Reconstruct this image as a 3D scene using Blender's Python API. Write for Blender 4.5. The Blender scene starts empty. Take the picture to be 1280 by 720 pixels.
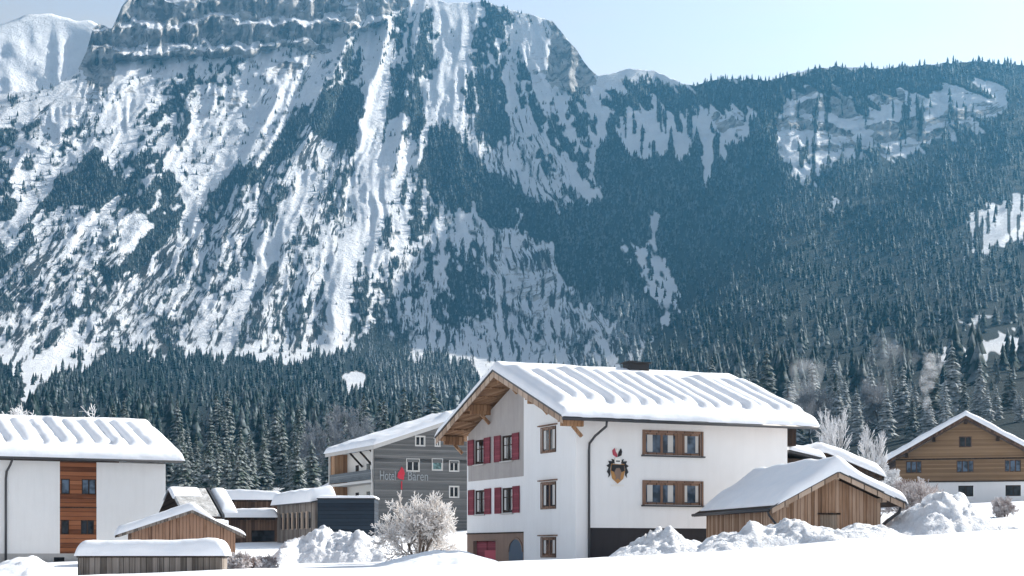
import bpy, math, random
import numpy as np
from mathutils import Vector, Matrix
R = math.radians
S = bpy.context.scene
COL = S.collection
random.seed(7)
RNG = np.random.default_rng(11)

# ---------------------------------------------------------------- camera, sky, sun, exposure
CZ = 2.0                    # eye height
F, HU, HV = 2000.0, 640.0, 690.0     # focal length in photo pixels, horizon row
cd = bpy.data.cameras.new('camera'); cam = bpy.data.objects.new('camera', cd); COL.objects.link(cam)
cam.location = (0, 0, CZ); cam.rotation_euler = (R(90), 0, 0)
cd.sensor_width = 36; cd.lens = 36*F/1280; cd.shift_y = (HV-360)/1280
cd.clip_start = 0.5; cd.clip_end = 30000
S.camera = cam

SUN_EL, SUN_AZ = 31.0, 31.0         # azimuth: degrees from +X (right) towards +Y (away from the camera)
W = bpy.data.worlds.new('World'); S.world = W; W.use_nodes = True
nt = W.node_tree; bg = nt.nodes['Background']
sky = nt.nodes.new('ShaderNodeTexSky'); sky.sky_type = 'NISHITA'; sky.sun_disc = False
sky.sun_elevation = R(SUN_EL); sky.sun_rotation = R(90-SUN_AZ)
sky.altitude = 700; sky.air_density = 1.0; sky.dust_density = 2.0; sky.ozone_density = 1.0
bw = nt.nodes.new('ShaderNodeRGBToBW'); nt.links.new(sky.outputs[0], bw.inputs[0])          # thin veils of high cloud over the blue
tcw = nt.nodes.new('ShaderNodeTexCoord'); mpw = nt.nodes.new('ShaderNodeMapping'); mpw.inputs['Scale'].default_value = (1.2,1.2,6); mpw.inputs['Rotation'].default_value = (.25,.15,0)
nzw = nt.nodes.new('ShaderNodeTexNoise'); nzw.inputs['Scale'].default_value = 2.6; nzw.inputs['Detail'].default_value = 6; nzw.inputs['Roughness'].default_value = .55
rpw = nt.nodes.new('ShaderNodeValToRGB'); rpw.color_ramp.elements[0].position = .40; rpw.color_ramp.elements[0].color = (.60,.60,.60,1); rpw.color_ramp.elements[1].position = .72; rpw.color_ramp.elements[1].color = (.9,.9,.9,1)
mxw = nt.nodes.new('ShaderNodeMix'); mxw.data_type = 'RGBA'; whw = nt.nodes.new('ShaderNodeMix'); whw.data_type = 'RGBA'; whw.blend_type = 'MULTIPLY'; whw.inputs[0].default_value = 1; whw.inputs[7].default_value = (1.02,.97,.94,1)
nt.links.new(tcw.outputs['Generated'], mpw.inputs[0]); nt.links.new(mpw.outputs[0], nzw.inputs['Vector']); nt.links.new(nzw.outputs['Fac'], rpw.inputs[0]); nt.links.new(rpw.outputs[0], mxw.inputs[0])
nt.links.new(sky.outputs[0], mxw.inputs[6]); nt.links.new(bw.outputs[0], whw.inputs[6]); nt.links.new(whw.outputs[2], mxw.inputs[7]); nt.links.new(mxw.outputs[2], bg.inputs[0]); bg.inputs[1].default_value = 0.115
sl = bpy.data.lights.new('sun', 'SUN'); sl.energy = 4.2; sl.angle = R(0.5); sl.color = (1, .94, .85)
so = bpy.data.objects.new('sun', sl); COL.objects.link(so)
tos = Vector((math.cos(R(SUN_AZ))*math.cos(R(SUN_EL)), math.sin(R(SUN_AZ))*math.cos(R(SUN_EL)), math.sin(R(SUN_EL))))
so.rotation_euler = tos.to_track_quat('Z', 'Y').to_euler(); so.location = (60, 20, 60)
S.view_settings.view_transform = 'Standard'; S.view_settings.look = 'None'
S.view_settings.gamma = 1; S.view_settings.exposure = 1.1
cy = S.cycles
cy.use_denoising = True; cy.max_bounces = 6; cy.diffuse_bounces = 3; cy.glossy_bounces = 2
cy.volume_bounces = 1; cy.transparent_max_bounces = 8; cy.use_adaptive_sampling = True; cy.adaptive_threshold = 0.015
cy.volume_max_steps = 128; cy.caustics_reflective = False; cy.caustics_refractive = False

def P(u, v, Y):
    return Vector(((u-HU)/F*Y, Y, CZ+(HV-v)/F*Y))

# ---------------------------------------------------------------- materials
def mat(name, col=(.5,.5,.5), rough=.8, spec=.3, metal=0):
    m = bpy.data.materials.new(name); m.use_nodes = True
    b = m.node_tree.nodes['Principled BSDF']
    b.inputs['Base Color'].default_value = (*col, 1); b.inputs['Roughness'].default_value = rough
    b.inputs['Specular IOR Level'].default_value = spec; b.inputs['Metallic'].default_value = metal
    return m
class N:
    """small node helper"""
    def __init__(s, m): s.t = m.node_tree; s.b = s.t.nodes['Principled BSDF']
    def n(s, typ, **kw):
        o = s.t.nodes.new('ShaderNode'+typ)
        for k, v in kw.items():
            if k in o.inputs.keys():
                s.put(o.inputs[k], v)
            else: setattr(o, k, v)
        return o
    def put(s, inp, v):
        if hasattr(v, 'is_output'): s.t.links.new(v, inp)
        else: inp.default_value = v
    def obj(s, scale=(1,1,1), gen='Object'):
        tc = s.n('TexCoord'); mp = s.n('Mapping'); s.t.links.new(tc.outputs[gen], mp.inputs[0]); mp.inputs['Scale'].default_value = scale
        return mp.outputs[0]
    def noise(s, vec, scale, det=4, rough=.55):
        o = s.n('TexNoise'); s.t.links.new(vec, o.inputs['Vector']); o.inputs['Scale'].default_value = scale
        o.inputs['Detail'].default_value = det; o.inputs['Roughness'].default_value = rough
        return o.outputs['Fac']
    def ramp(s, fac, stops):
        o = s.n('ValToRGB'); s.t.links.new(fac, o.inputs[0]); e = o.color_ramp.elements
        while len(e) < len(stops): e.new(.5)
        for k, (p, c) in enumerate(stops):
            e[k].position = p; e[k].color = (*c, 1) if len(c) == 3 else c
        return o.outputs[0]
    def math(s, op, a, b=0.0, c=None):
        o = s.n('Math', operation=op); s.put(o.inputs[0], a); s.put(o.inputs[1], b)
        if c is not None: s.put(o.inputs[2], c)
        return o.outputs[0]
    def mix(s, fac, a, b, mode='MIX'):
        o = s.n('Mix', data_type='RGBA', blend_type=mode)
        s.put(o.inputs[0], fac)
        s.put(o.inputs[6], a if hasattr(a, 'is_output') else (*a, 1)); s.put(o.inputs[7], b if hasattr(b, 'is_output') else (*b, 1))
        return o.outputs[2]
    def attr(s, name):
        o = s.n('Attribute'); o.attribute_name = name; return o.outputs['Fac']
    def bump(s, h, strength=.3, dist=.05):
        o = s.n('Bump'); s.put(o.inputs['Height'], h); o.inputs['Strength'].default_value = strength; o.inputs['Distance'].default_value = dist
        s.t.links.new(o.outputs[0], s.b.inputs['Normal'])
    def col(s, c): s.put(s.b.inputs['Base Color'], c)

M = {}
def snow_mat(name, scale, bump, dist, col=((.80,.83,.88),(.88,.89,.92))):
    m = mat(name, rough=.7, spec=.25); n = N(m); v = n.obj()
    a = n.noise(v, scale, 6, .62); n.col(n.ramp(a, [(.3, col[0]), (.7, col[1])])); n.bump(n.noise(v, scale*2.3, 8, .65), bump, dist)
    return m
M['snow'] = snow_mat('snow', 1.3, .35, .08)
M['snow_field'] = snow_mat('snow_field', .35, .45, .12)
M['snow_rough'] = snow_mat('snow_rough', 2.2, .9, .22)
M['snow_old'] = snow_mat('snow_old', 3.0, .6, .08, ((.24,.24,.235),(.62,.62,.62)))

def plaster(name, c, var=.06):
    m = mat(name, rough=.9, spec=.15); n = N(m); v = n.obj()
    lo = tuple(x*(1-var) for x in c); a = n.noise(v, .7, 6, .7)
    dr = n.noise(n.obj((3,3,.25)), 1.2, 5, .6)
    n.col(n.mix(n.ramp(dr, [(.45,(0,0,0)),(.74,(.55,.55,.55))]), n.ramp(a, [(.3, lo), (.7, c)]), tuple(x*(1-2*var) for x in c)))
    n.bump(n.noise(v, 22, 4, .6), .25, .02); return m
M['white'] = plaster('white_plaster', (.82,.82,.82), .05)
M['white_shade'] = plaster('shade_toned_plaster', (.73,.73,.73), .05)  # white plaster again, with the left wall's shade put into a greyer colour
M['grey'] = plaster('grey_render', (.42,.39,.375), .15)
M['brownbase'] = plaster('brown_render', (.27,.19,.15), .15)
M['darkbase'] = plaster('dark_plinth', (.045,.04,.042), .2)
M['plinth'] = plaster('grey_plinth', (.42,.41,.40), .15)
M['concrete'] = plaster('pale_concrete', (.55,.53,.51), .1)

def planks(name, cols, width=.16, axis='x', rough=.85, streak=.6, gap=.35):
    """boards: axis = the local axis across the boards ('h' = boards run level)"""
    m = mat(name, rough=rough, spec=.2); n = N(m); v = n.obj()
    sp = n.n('SeparateXYZ'); n.t.links.new(v, sp.inputs[0])
    a = sp.outputs[2] if axis == 'h' else n.math('ADD', sp.outputs[0], sp.outputs[1])
    q = n.math('DIVIDE', a, width); fl = n.math('FLOOR', q); fr = n.math('FRACT', q)
    wn = n.n('TexWhiteNoise'); wn.noise_dimensions = '1D'; n.t.links.new(fl, wn.inputs['W'])
    sc = (.5,.5,14) if axis == 'h' else (14,14,.55)
    st = n.noise(n.obj(sc), 1.0, 6, .65)
    lo = n.noise(n.obj((.5,.5,.5)), 1.0, 3)
    f = n.math('ADD', n.math('MULTIPLY', wn.outputs['Value'], .45), n.math('ADD', n.math('MULTIPLY', st, streak), n.math('MULTIPLY', lo, .25)))
    f = n.math('SUBTRACT', f, .3)
    c = n.ramp(f, [(.1, cols[0]), (.4, cols[1]), (.75, cols[2])])
    g = n.math('LESS_THAN', n.math('ABSOLUTE', n.math('SUBTRACT', fr, .5)), .455)
    n.col(n.mix(g, tuple(x*gap for x in cols[0]), c)); n.bump(n.math('ADD', g, n.math('MULTIPLY', st, .4)), .6, .02)
    return m
M['barn'] = planks('weathered_barn_boards', ((.085,.05,.032),(.28,.165,.10),(.50,.355,.26)), streak=.95)
M['oldbarn'] = planks('old_red_brown_boards', ((.018,.012,.010),(.125,.058,.032),(.36,.22,.15)), .2, streak=1.5)
M['bin'] = planks('grey_weathered_boards', ((.07,.058,.05),(.17,.145,.125),(.32,.28,.25)), .22, streak=.9)
M['orange'] = planks('orange_larch', ((.21,.11,.058),(.36,.21,.115),(.50,.32,.20)), .2)
M['redwood'] = planks('red_brown_boards', ((.10,.035,.016),(.23,.085,.038),(.33,.14,.07)), .3, 'h')
M['tan'] = planks('tan_shingle_boards', ((.20,.125,.07),(.29,.19,.11),(.36,.245,.15)), .14, 'h', streak=.35, gap=.8)
M['slate'] = planks('grey_shingles', ((.10,.10,.10),(.155,.153,.15),(.22,.215,.205)), .18, 'h', streak=.6, gap=.7)
M['navy'] = planks('dark_blue_boards', ((.014,.02,.03),(.024,.035,.05),(.04,.052,.07)), .3, 'h', streak=.4)
M['frame'] = planks('brown_window_wood', ((.14,.085,.06),(.22,.135,.095),(.31,.20,.145)), .5)
M['darkwood'] = planks('dark_wood', ((.022,.014,.01),(.045,.028,.02),(.075,.05,.035)), .2)
M['hatch'] = planks('pale_grey_boards', ((.20,.15,.11),(.30,.235,.18),(.40,.33,.27)), .13)
M['brownwall'] = planks('brown_boards', ((.06,.035,.025),(.13,.08,.055),(.2,.13,.09)), .25)
M['fascia'] = planks('pale_fascia_board', ((.30,.21,.15),(.44,.33,.25),(.55,.44,.36)), .6)
M['red'] = planks('raspberry_red_paint', ((.20,.045,.06),(.27,.065,.085),(.33,.09,.11)), .12, 'h', streak=.3, gap=.7)
M['metal'] = mat('dark_metal', (.03,.03,.034), .45, .5)
M['slab'] = mat('pale_slab', (.62,.60,.57), .8)
M['rail'] = planks('grey_balcony_boards', ((.10,.115,.125),(.17,.185,.195),(.24,.25,.26)), .2, 'h')
M['redsign'] = mat('red_sign', (.50,.03,.05), .6); M['letter'] = mat('pale_letter', (.29,.31,.32), .6)
M['gold'] = mat('ochre_paint', (.42,.22,.08), .7); M['black'] = mat('black_paint', (.02,.02,.022), .6)
M['whitepaint'] = mat('white_paint', (.78,.76,.72), .7); M['bluepaint'] = mat('blue_door_paint', (.05,.085,.13), .6)
M['curtain'] = mat('curtain', (.55,.54,.52), .9)
M['pink'] = mat('rose_paint', (.42,.07,.10), .7)
def glass(name, c, rough=.08):
    m = mat(name, c, rough, .18); n = N(m); v = n.obj((1,1,1))
    a = n.noise(v, 1.6, 2); n.col(n.ramp(a, [(.4, tuple(x*.5 for x in c)), (.6, tuple(min(1,x*1.7) for x in c))])); return m
M['glass'] = glass('window_glass', (.018,.020,.024)); M['bluegl'] = glass('sky_tinted_glass', (.06,.085,.12)); M['greengl'] = glass('green_glass', (.12,.2,.2))  # bluegl: the sky's blue reflection is painted into the pane colour
m = mat('frosted_twig', rough=.8); n = N(m); a = n.noise(n.obj(), 1.1, 5, .7)
n.col(n.mix(n.attr('frost'), (.05,.038,.032), n.ramp(a, [(.3,(.60,.60,.62)),(.65,(.86,.87,.89))]))); M['twig'] = m
m = mat('sun_toned_frosted_twig', rough=.8); n = N(m); a = n.noise(n.obj(), 1.3, 5, .7)  # copy of the frosted twig with warm sunlight put into its colours
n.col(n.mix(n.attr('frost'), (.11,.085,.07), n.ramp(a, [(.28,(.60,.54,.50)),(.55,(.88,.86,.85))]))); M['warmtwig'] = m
m = mat('grey_twig', rough=.85); n = N(m); n.col(n.mix(n.attr('frost'), (.04,.036,.036), (.19,.21,.24))); M['greytwig'] = m
m = mat('russet_twig', rough=.85); n = N(m); a = n.noise(n.obj(), 2.5, 5, .7)
n.col(n.mix(n.attr('frost'), (.10,.055,.045), n.ramp(a, [(.35,(.26,.18,.16)),(.6,(.78,.76,.77))]))); M['russet'] = m
m = mat('bark', rough=.9); n = N(m); n.col(n.ramp(n.noise(n.obj((6,6,1)), 2, 4), [(.3,(.03,.022,.018)),(.7,(.09,.07,.06))])); M['bark'] = m
def conifer_mat(name, lo, hi, snow, ntype_scale):
    m = mat(name, rough=.85, spec=.1); n = N(m); geo = n.n('NewGeometry')
    v = n.n('Mapping'); n.t.links.new(geo.outputs['Position'], v.inputs[0])
    a = n.noise(v.outputs[0], ntype_scale, 3, .6); f = n.attr('frost')
    up = n.n('SeparateXYZ'); n.t.links.new(geo.outputs['Normal'], up.inputs[0])
    k = n.math('ADD', n.math('MULTIPLY', n.math('SUBTRACT', a, .5), 1.25), n.math('ADD', f, n.math('MULTIPLY', n.math('ABSOLUTE', up.outputs[2]), .12)))
    k = n.n('Clamp', Value=n.math('MULTIPLY', k, 1.0)).outputs[0]
    base = n.mix(n.noise(v.outputs[0], ntype_scale*.37, 2), lo, hi)
    n.col(n.mix(n.math('MULTIPLY', k, .85), base, snow)); return m
M['conifer'] = conifer_mat('distant_spruce', (.007,.018,.020), (.014,.032,.030), (.62,.68,.74), .16)
M['spruce'] = conifer_mat('near_spruce', (.018,.034,.028), (.038,.06,.042), (.66,.69,.72), .55)

# ---------------------------------------------------------------- object helpers
def tag(o, label=None, cat=None, group=None, kind=None):
    if label: o['label'] = label
    if cat: o['category'] = cat
    if group: o['group'] = group
    if kind: o['kind'] = kind
    return o
def thing(name, label, cat, loc, rz=0, group=None):
    o = bpy.data.objects.new(name, None); COL.objects.link(o); o.empty_display_size = .5
    o.location = loc; o.rotation_euler = (0, 0, rz); return tag(o, label, cat, group)
class MB:
    def __init__(s): s.v = []; s.f = []
    def face(s, pts):
        i = len(s.v); s.v += [tuple(p) for p in pts]; s.f.append(tuple(range(i, i+len(pts)))); return s
    def box(s, x0, x1, y0, y1, z0, z1):
        return s.hexa([(x0,y0,z0),(x1,y0,z0),(x1,y1,z0),(x0,y1,z0)], [(x0,y0,z1),(x1,y0,z1),(x1,y1,z1),(x0,y1,z1)])
    def hexa(s, a, b):
        i = len(s.v); n = len(a); s.v += [tuple(p) for p in a]+[tuple(p) for p in b]
        s.f.append(tuple(i+k for k in reversed(range(n)))); s.f.append(tuple(i+n+k for k in range(n)))
        for k in range(n): s.f.append((i+k, i+(k+1) % n, i+n+(k+1) % n, i+n+k))
        return s
    def beam(s, p, q, w, h):
        p, q = Vector(p), Vector(q); d = (q-p).normalized(); x = d.cross(Vector((0,0,1)))
        if x.length < .01: x = Vector((1,0,0))
        x.normalize(); y = x.cross(d); x *= w/2; y *= h/2
        return s.hexa([p-x-y, p+x-y, p+x+y, p-x+y], [q-x-y, q+x-y, q+x+y, q-x+y])
    def tube(s, pts, rads, n=8, cap=True):
        pts = [Vector(p) for p in pts]; i0 = len(s.v)
        if not hasattr(rads, '__len__'): rads = [rads]*len(pts)
        for k, p in enumerate(pts):
            d = (pts[min(k+1, len(pts)-1)]-pts[max(k-1, 0)]).normalized(); x = d.cross(Vector((.13,.21,.97)))
            if x.length < .05: x = d.cross(Vector((1,0,0)))
            x.normalize(); y = d.cross(x)
            for j in range(n):
                a = 2*math.pi*j/n; s.v.append(tuple(p+(x*math.cos(a)+y*math.sin(a))*rads[k]))
        for k in range(len(pts)-1):
            for j in range(n):
                a = i0+k*n+j; b = i0+k*n+(j+1) % n; s.f.append((a, b, b+n, a+n))
        if cap: s.f.append(tuple(i0+j for j in reversed(range(n)))); s.f.append(tuple(i0+(len(pts)-1)*n+j for j in range(n)))
        return s
    def build(s, name, m, parent=None, smooth=False, loc=None):
        me = bpy.data.meshes.new(name); me.from_pydata(s.v, [], s.f); me.validate()
        if smooth: me.polygons.foreach_set('use_smooth', [True]*len(me.polygons))
        me.materials.append(M[m] if isinstance(m, str) else m); o = bpy.data.objects.new(name, me); COL.objects.link(o)
        if parent: o.parent = parent
        if loc is not None: o.location = loc
        return o
def np_mesh(name, verts, quads, m, smooth=True, attrs=None, tris=False):
    me = bpy.data.meshes.new(name); k = 3 if tris else 4
    me.vertices.add(len(verts)); me.vertices.foreach_set('co', np.ascontiguousarray(verts, np.float32).ravel())
    q = np.ascontiguousarray(quads, np.int32); me.loops.add(q.size); me.loops.foreach_set('vertex_index', q.ravel())
    me.polygons.add(len(q)); me.polygons.foreach_set('loop_start', np.arange(0, q.size, k, dtype=np.int32))
    me.polygons.foreach_set('loop_total', np.full(len(q), k, np.int32))
    me.polygons.foreach_set('use_smooth', np.full(len(q), smooth, bool))
    for an, av in (attrs or {}).items():
        me.attributes.new(an, 'FLOAT', 'POINT').data.foreach_set('value', np.ascontiguousarray(av, np.float32))
    me.update(calc_edges=True); me.validate()
    me.materials.append(M[m] if isinstance(m, str) else m); o = bpy.data.objects.new(name, me); COL.objects.link(o); return o
def grid_quads(nr, nc):
    i = np.arange(nr*nc).reshape(nr, nc)
    return np.stack([i[:-1,:-1], i[:-1,1:], i[1:,1:], i[1:,:-1]], -1).reshape(-1, 4)

# numpy value noise
_T = RNG.random((256, 256))
def vnoise(x, y, seed=0):
    x = np.asarray(x, float)+seed*17.31; y = np.asarray(y, float)+seed*9.73
    xi = np.floor(x).astype(int); yi = np.floor(y).astype(int); fx = x-xi; fy = y-yi
    fx = fx*fx*fx*(fx*(fx*6-15)+10); fy = fy*fy*fy*(fy*(fy*6-15)+10)
    g = lambda a, b: _T[a & 255, b & 255]
    return (g(xi,yi)*(1-fx)+g(xi+1,yi)*fx)*(1-fy)+(g(xi,yi+1)*(1-fx)+g(xi+1,yi+1)*fx)*fy
def fbm(x, y, o=4, seed=0, gain=.5):
    s = 0; a = 1; t = 0
    for k in range(o): s = s+a*vnoise(x*2**k, y*2**k, seed+k*3); t += a; a *= gain
    return s/t
def sstep(a, b, x):
    t = np.clip((x-a)/(b-a), 0, 1); return t*t*(3-2*t)
def worley(x, y, seed=0, cell=False):
    x = np.asarray(x, float); y = np.asarray(y, float); xi = np.floor(x).astype(int); yi = np.floor(y).astype(int); d = np.full(x.shape, 9.); rc = np.zeros(x.shape)
    for i in (-1,0,1):
        for j in (-1,0,1):
            a, b = (xi+i+seed*7) & 255, (yi+j+seed*13) & 255
            e = np.hypot(xi+i+_T[a,b]-x, yi+j+_T[b,a]-y); rc = np.where(e < d, _T[(a*3+7) & 255, (b*5+3) & 255], rc); d = np.minimum(d, e)
    return (d, rc) if cell else d
def ridged(x, y, o=4, seed=0):
    s = 0; a = 1; t = 0
    for k in range(o): s = s+a*(1-np.abs(2*vnoise(x*2**k, y*2**k, seed+k*5)-1)); t += a; a *= .5
    return s/t

# ---------------------------------------------------------------- mountains
CREST = np.array([(-240,150),(-60,130),(0,118),(60,112),(95,90),(108,66),(116,36),(124,30),(140,35),(147,20),(152,8),(168,-14),(330,-30),(470,-22),(520,-8),(560,4),(600,2),(640,12),(690,26),(715,55),(738,88),
  (748,96),(765,92),(785,85),(815,88),(850,102),(870,107),(890,101),(920,99),(960,100),(990,93),(1020,84),(1060,83),(1100,86),(1160,81),(1220,77),(1280,80),(1400,70),(1520,60)], float)
VC = {-240: ([-60,0,150,300,440,480,520,560,600,640,690],[3500,3350,2900,2500,2150,1600,950,600,420,330,240]),
      0:   ([-60,0,150,300,440,480,520,560,600,640,690],[3600,3450,3020,2620,2260,1700,1000,620,430,330,240]),
      350: ([-60,0,150,300,440,480,520,560,600,640,690],[3720,3560,3130,2720,2340,1800,1050,650,440,340,245]),
      650: ([-60,0,150,300,430,470,520,560,600,640,690],[3800,3640,3230,2830,2450,2000,1150,700,450,345,250]),
      820: ([-60,0,95,200,330,420,500,560,600,640,690],[3750,3600,3300,2950,2480,1900,1050,600,430,340,250]),
      1000:([-60,0,95,150,200,250,300,350,400,450,480,520,560,600,640,690],[3400,3200,2950,2780,2600,2400,2150,1850,1500,1120,900,650,460,350,290,230]),
      1280:([-60,0,80,150,200,250,300,350,400,450,480,520,560,600,640,690],[3200,3000,2800,2500,2300,2050,1750,1450,1150,850,680,500,380,310,270,220]),
      1520:([-60,0,80,150,200,250,300,350,400,450,480,520,560,600,640,690],[3100,2900,2650,2300,2080,1820,1520,1250,980,720,580,440,350,290,255,215])}
_vv = np.arange(-60, 691, 1.0); _uk = np.array(sorted(VC)); _tab = []
for k in _uk:
    y = np.log(np.interp(_vv, *VC[k])); pad = np.pad(y, 30, mode='reflect', reflect_type='odd'); ker = np.hanning(41); ker /= ker.sum()
    _tab.append(np.convolve(pad, ker, 'same')[30:-30])
_tab = np.array(_tab)
def depth_base(u, v):
    u = np.clip(u, -240, 1520); v = np.clip(v, -60, 690)
    k = np.clip(np.searchsorted(_uk, u)-1, 0, len(_uk)-2); t = (u-_uk[k])/(_uk[k+1]-_uk[k]); t = t*t*(3-2*t)*.6+t*.4
    j = np.clip(np.floor(v+60).astype(int), 0, len(_vv)-2); f = v+60-j
    a = _tab[k, j]*(1-f)+_tab[k, j+1]*f; b = _tab[k+1, j]*(1-f)+_tab[k+1, j+1]*f
    return np.exp(a*(1-t)+b*t)
SPUR = np.array([(700,480),(880,372),(930,318),(1000,262),(1080,217),(1130,203),(1190,182),(1262,126),(1400,40),(1520,0)], float)

# land cover traced as polygons in a survey raster (photo pixels); edges are broken up by noise
CW0, CW1, CV0, CV1, CS = -240, 1520, -60, 700, 2
uu, vv = np.meshgrid(np.arange(CW0, CW1, CS, dtype=float), np.arange(CV0, CV1, CS, dtype=float))
phi = np.arctan2(uu-560, vv+230); rad = np.hypot(uu-560, vv+230)      # fall lines fan out below the summit
wu = uu+(fbm(uu/38, vv/38, 4, 1)-.5)*34+(fbm(phi*90, rad/40, 3, 5)-.5)*10
wv = vv+(fbm(uu/38, vv/38, 4, 2)-.5)*30+(fbm(phi*110, rad/60, 3, 6)-.5)*40
def inside(poly, x=None, y=None):
    x = wu if x is None else x; y = wv if y is None else y; r = np.zeros(x.shape, bool); n = len(poly)
    for i in range(n):
        (x0, y0), (x1, y1) = poly[i], poly[(i+1) % n]
        if y0 == y1: continue
        c = ((y0 > y) != (y1 > y)) & (x < (x1-x0)*(y-y0)/(y1-y0)+x0); r ^= c
    return r
def line(pts, w, x=None, y=None):
    x = wu if x is None else x; y = wv if y is None else y; d = np.full(x.shape, 1e9)
    for (x0, y0), (x1, y1) in zip(pts, pts[1:]):
        dx, dy = x1-x0, y1-y0; t = np.clip(((x-x0)*dx+(y-y0)*dy)/(dx*dx+dy*dy), 0, 1); d = np.minimum(d, np.hypot(x-x0-t*dx, y-y0-t*dy))
    return d < w
streak = fbm(phi*70, rad/42, 4, 20, .6); streak2 = fbm(phi*26, rad/120, 3, 30); fine = fbm(uu/4.5, vv/6.5, 3, 40, .6)
FOR = np.zeros(uu.shape); ROCK = np.zeros(uu.shape); FROST = np.full(uu.shape, .06)
spk = lambda th, w=.05: sstep(th, th+w, .5*streak+.5*fine)
left = sstep(760, 700, uu)
# open left face: snow with broken trees and outcrops along the fall lines
FOR = spk(.565, .03)*.5*left
FOR[inside([(20,330),(110,200),(160,215),(240,200),(255,300),(160,330),(60,420),(0,470),(0,380)])] *= 1.0
broken = inside([(0,340),(60,260),(160,320),(270,270),(400,140),(450,200),(420,420),(200,450),(60,440),(0,460)])
FOR = np.where(broken, spk(.55, .03)*.7, FOR)
def forest(poly, d=1.0, th=None):
    i = inside(poly); FOR[i] = d if th is None else np.maximum(FOR, spk(th)*d)[i]
def clear(poly, d=0.0):
    FOR[inside(poly)] = d
forest([(165,160),(200,130),(222,100),(262,92),(300,64),(312,92),(286,112),(242,122),(236,150),(226,182),(198,168)], .9, .43)
forest([(0,150),(60,130),(105,160),(160,170),(150,200),(60,215),(0,200)], .7, .52)
forest([(48,258),(82,215),(115,186),(140,208),(150,250),(120,262),(80,258),(60,275)], 1)
forest([(-30,350),(0,320),(40,275),(66,240),(74,250),(40,290),(10,330),(-30,380)], 1)
forest([(-60,190),(0,190),(16,225),(25,260),(0,320),(-60,340)], .9, .45)
forest([(142,200),(175,190),(238,205),(240,250),(232,300),(205,310),(185,285),(150,260)], 1, .41)
forest([(135,345),(165,312),(215,280),(268,243),(310,205),(345,178),(400,128),(415,110),(425,120),(400,150),(350,200),(310,235),(262,270),(215,300),(170,330),(140,360)], 1)
forest([(396,168),(402,130),(418,106),(452,104),(458,150),(446,184),(420,190)], 1)
forest([(415,100),(440,58),(458,62),(452,92),(430,104)], 1, .42)
forest([(474,192),(474,150),(486,122),(504,108),(526,118),(528,148),(508,182)], 1)
forest([(484,104),(490,74),(520,54),(543,52),(545,96),(524,104)], 1, .4)
forest([(478,40),(500,20),(555,8),(548,50),(500,62)], .9, .46)
forest([(586,64),(598,18),(600,0),(645,8),(660,24),(638,52),(636,102),(592,108)], 1, .42)
forest([(580,102),(636,98),(628,160),(612,180),(586,164)], 1, .38)
forest([(330,262),(352,230),(385,215),(372,250),(350,290)], .9, .46)
forest([(310,320),(318,300),(326,330),(318,360)], 1)
forest([(180,420),(230,380),(260,400),(230,440)], .8, .47)
forest([(540,150),(566,140),(604,190),(655,240),(700,262),(742,236),(760,110),(1560,40),(1560,620),(830,560),(760,520),(815,430),(760,392),(700,352),(690,312),(640,292),(600,262),(556,254),(528,232)], 1)
forest([(650,60),(690,80),(735,110),(742,240),(700,250),(660,180),(640,120)], 1, .47)
forest([(555,342),(582,326),(612,368),(614,432),(580,424),(546,408)], 1, .36)
forest([(430,330),(470,260),(520,230),(560,260),(540,330),(480,400),(440,420)], .9, .52)
forest([(500,370),(560,300),(640,300),(700,340),(640,390),(560,360)], .8, .52)
forest([(640,352),(700,345),(800,392),(815,440),(760,500),(660,470)], .75, .49)
forest([(-260,455),(0,452),(50,474),(75,468),(130,452),(260,452),(400,448),(440,436),(470,408),(492,420),(530,440),(565,452),(605,476),(630,484),(700,470),(760,500),(860,430),(900,700),(-260,700)], 1)
forest([(430,420),(460,360),(490,340),(500,390),(520,430),(480,440)], .9, .45)
# snow gullies and slabs cut through
for pl, w in (([(470,70),(478,130),(470,200),(455,270),(436,330),(415,400)], 13), ([(566,10),(564,60),(562,105),(556,140)], 21), ([(630,92),(652,140),(690,190),(738,244)], 8),
              ([(560,140),(620,204),(668,238)], 8), ([(505,150),(486,220),(470,300)], 9), ([(225,200),(240,250),(246,330)], 7), ([(312,180),(285,215),(245,260)], 6),
              ([(118,400),(66,450),(26,496)], 9), ([(645,255),(654,280),(654,312)], 2.5), ([(380,230),(330,330),(280,430)], 12), ([(815,262),(818,300),(800,340)], 5),
              ([(640,300),(665,330),(668,372),(645,420),(640,460)], 16), ([(650,20),(668,40),(680,110),(700,140)], 6)):
    FOR[line(pl, w)] *= .04
clear([(730,122),(776,128),(748,152),(730,150)]); clear([(804,262),(826,265),(822,288),(812,284)])
FOR[inside([(505,446),(560,402),(600,392),(640,380),(668,440),(652,462),(600,466),(560,446)])] *= .25
i = inside([(768,290),(790,300),(842,328),(858,360),(842,402),(818,424),(820,390),(798,350)]); FOR[i] = (spk(.47)*.8)[i]
clear([(790,318),(820,334),(846,350),(838,392),(824,380),(806,346)], .12)
vst = fbm(uu/5, vv/46, 3, 60, .6)
def streaks(poly, th):
    i = inside(poly); FOR[i] = (sstep(th, th+.08, vst))[i]
streaks([(766,150),(790,138),(865,130),(945,140),(944,175),(900,200),(886,250),(870,190),(830,205),(790,195)], .56)
streaks([(1222,262),(1290,236),(1320,250),(1310,310),(1240,315),(1205,320)], .54)
streaks([(975,170),(1020,205),(1060,205),(1000,230)], .5)
clear([(880,145),(915,138),(943,152),(940,178),(905,184),(884,170)], .03)
BIG = [(966,150),(990,115),(1022,106),(1062,120),(1076,142),(1100,124),(1150,112),(1200,108),(1260,120),(1240,142),(1200,166),(1160,186),(1130,196),(1080,192),(1022,212),(1000,192),(975,172)]
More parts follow.
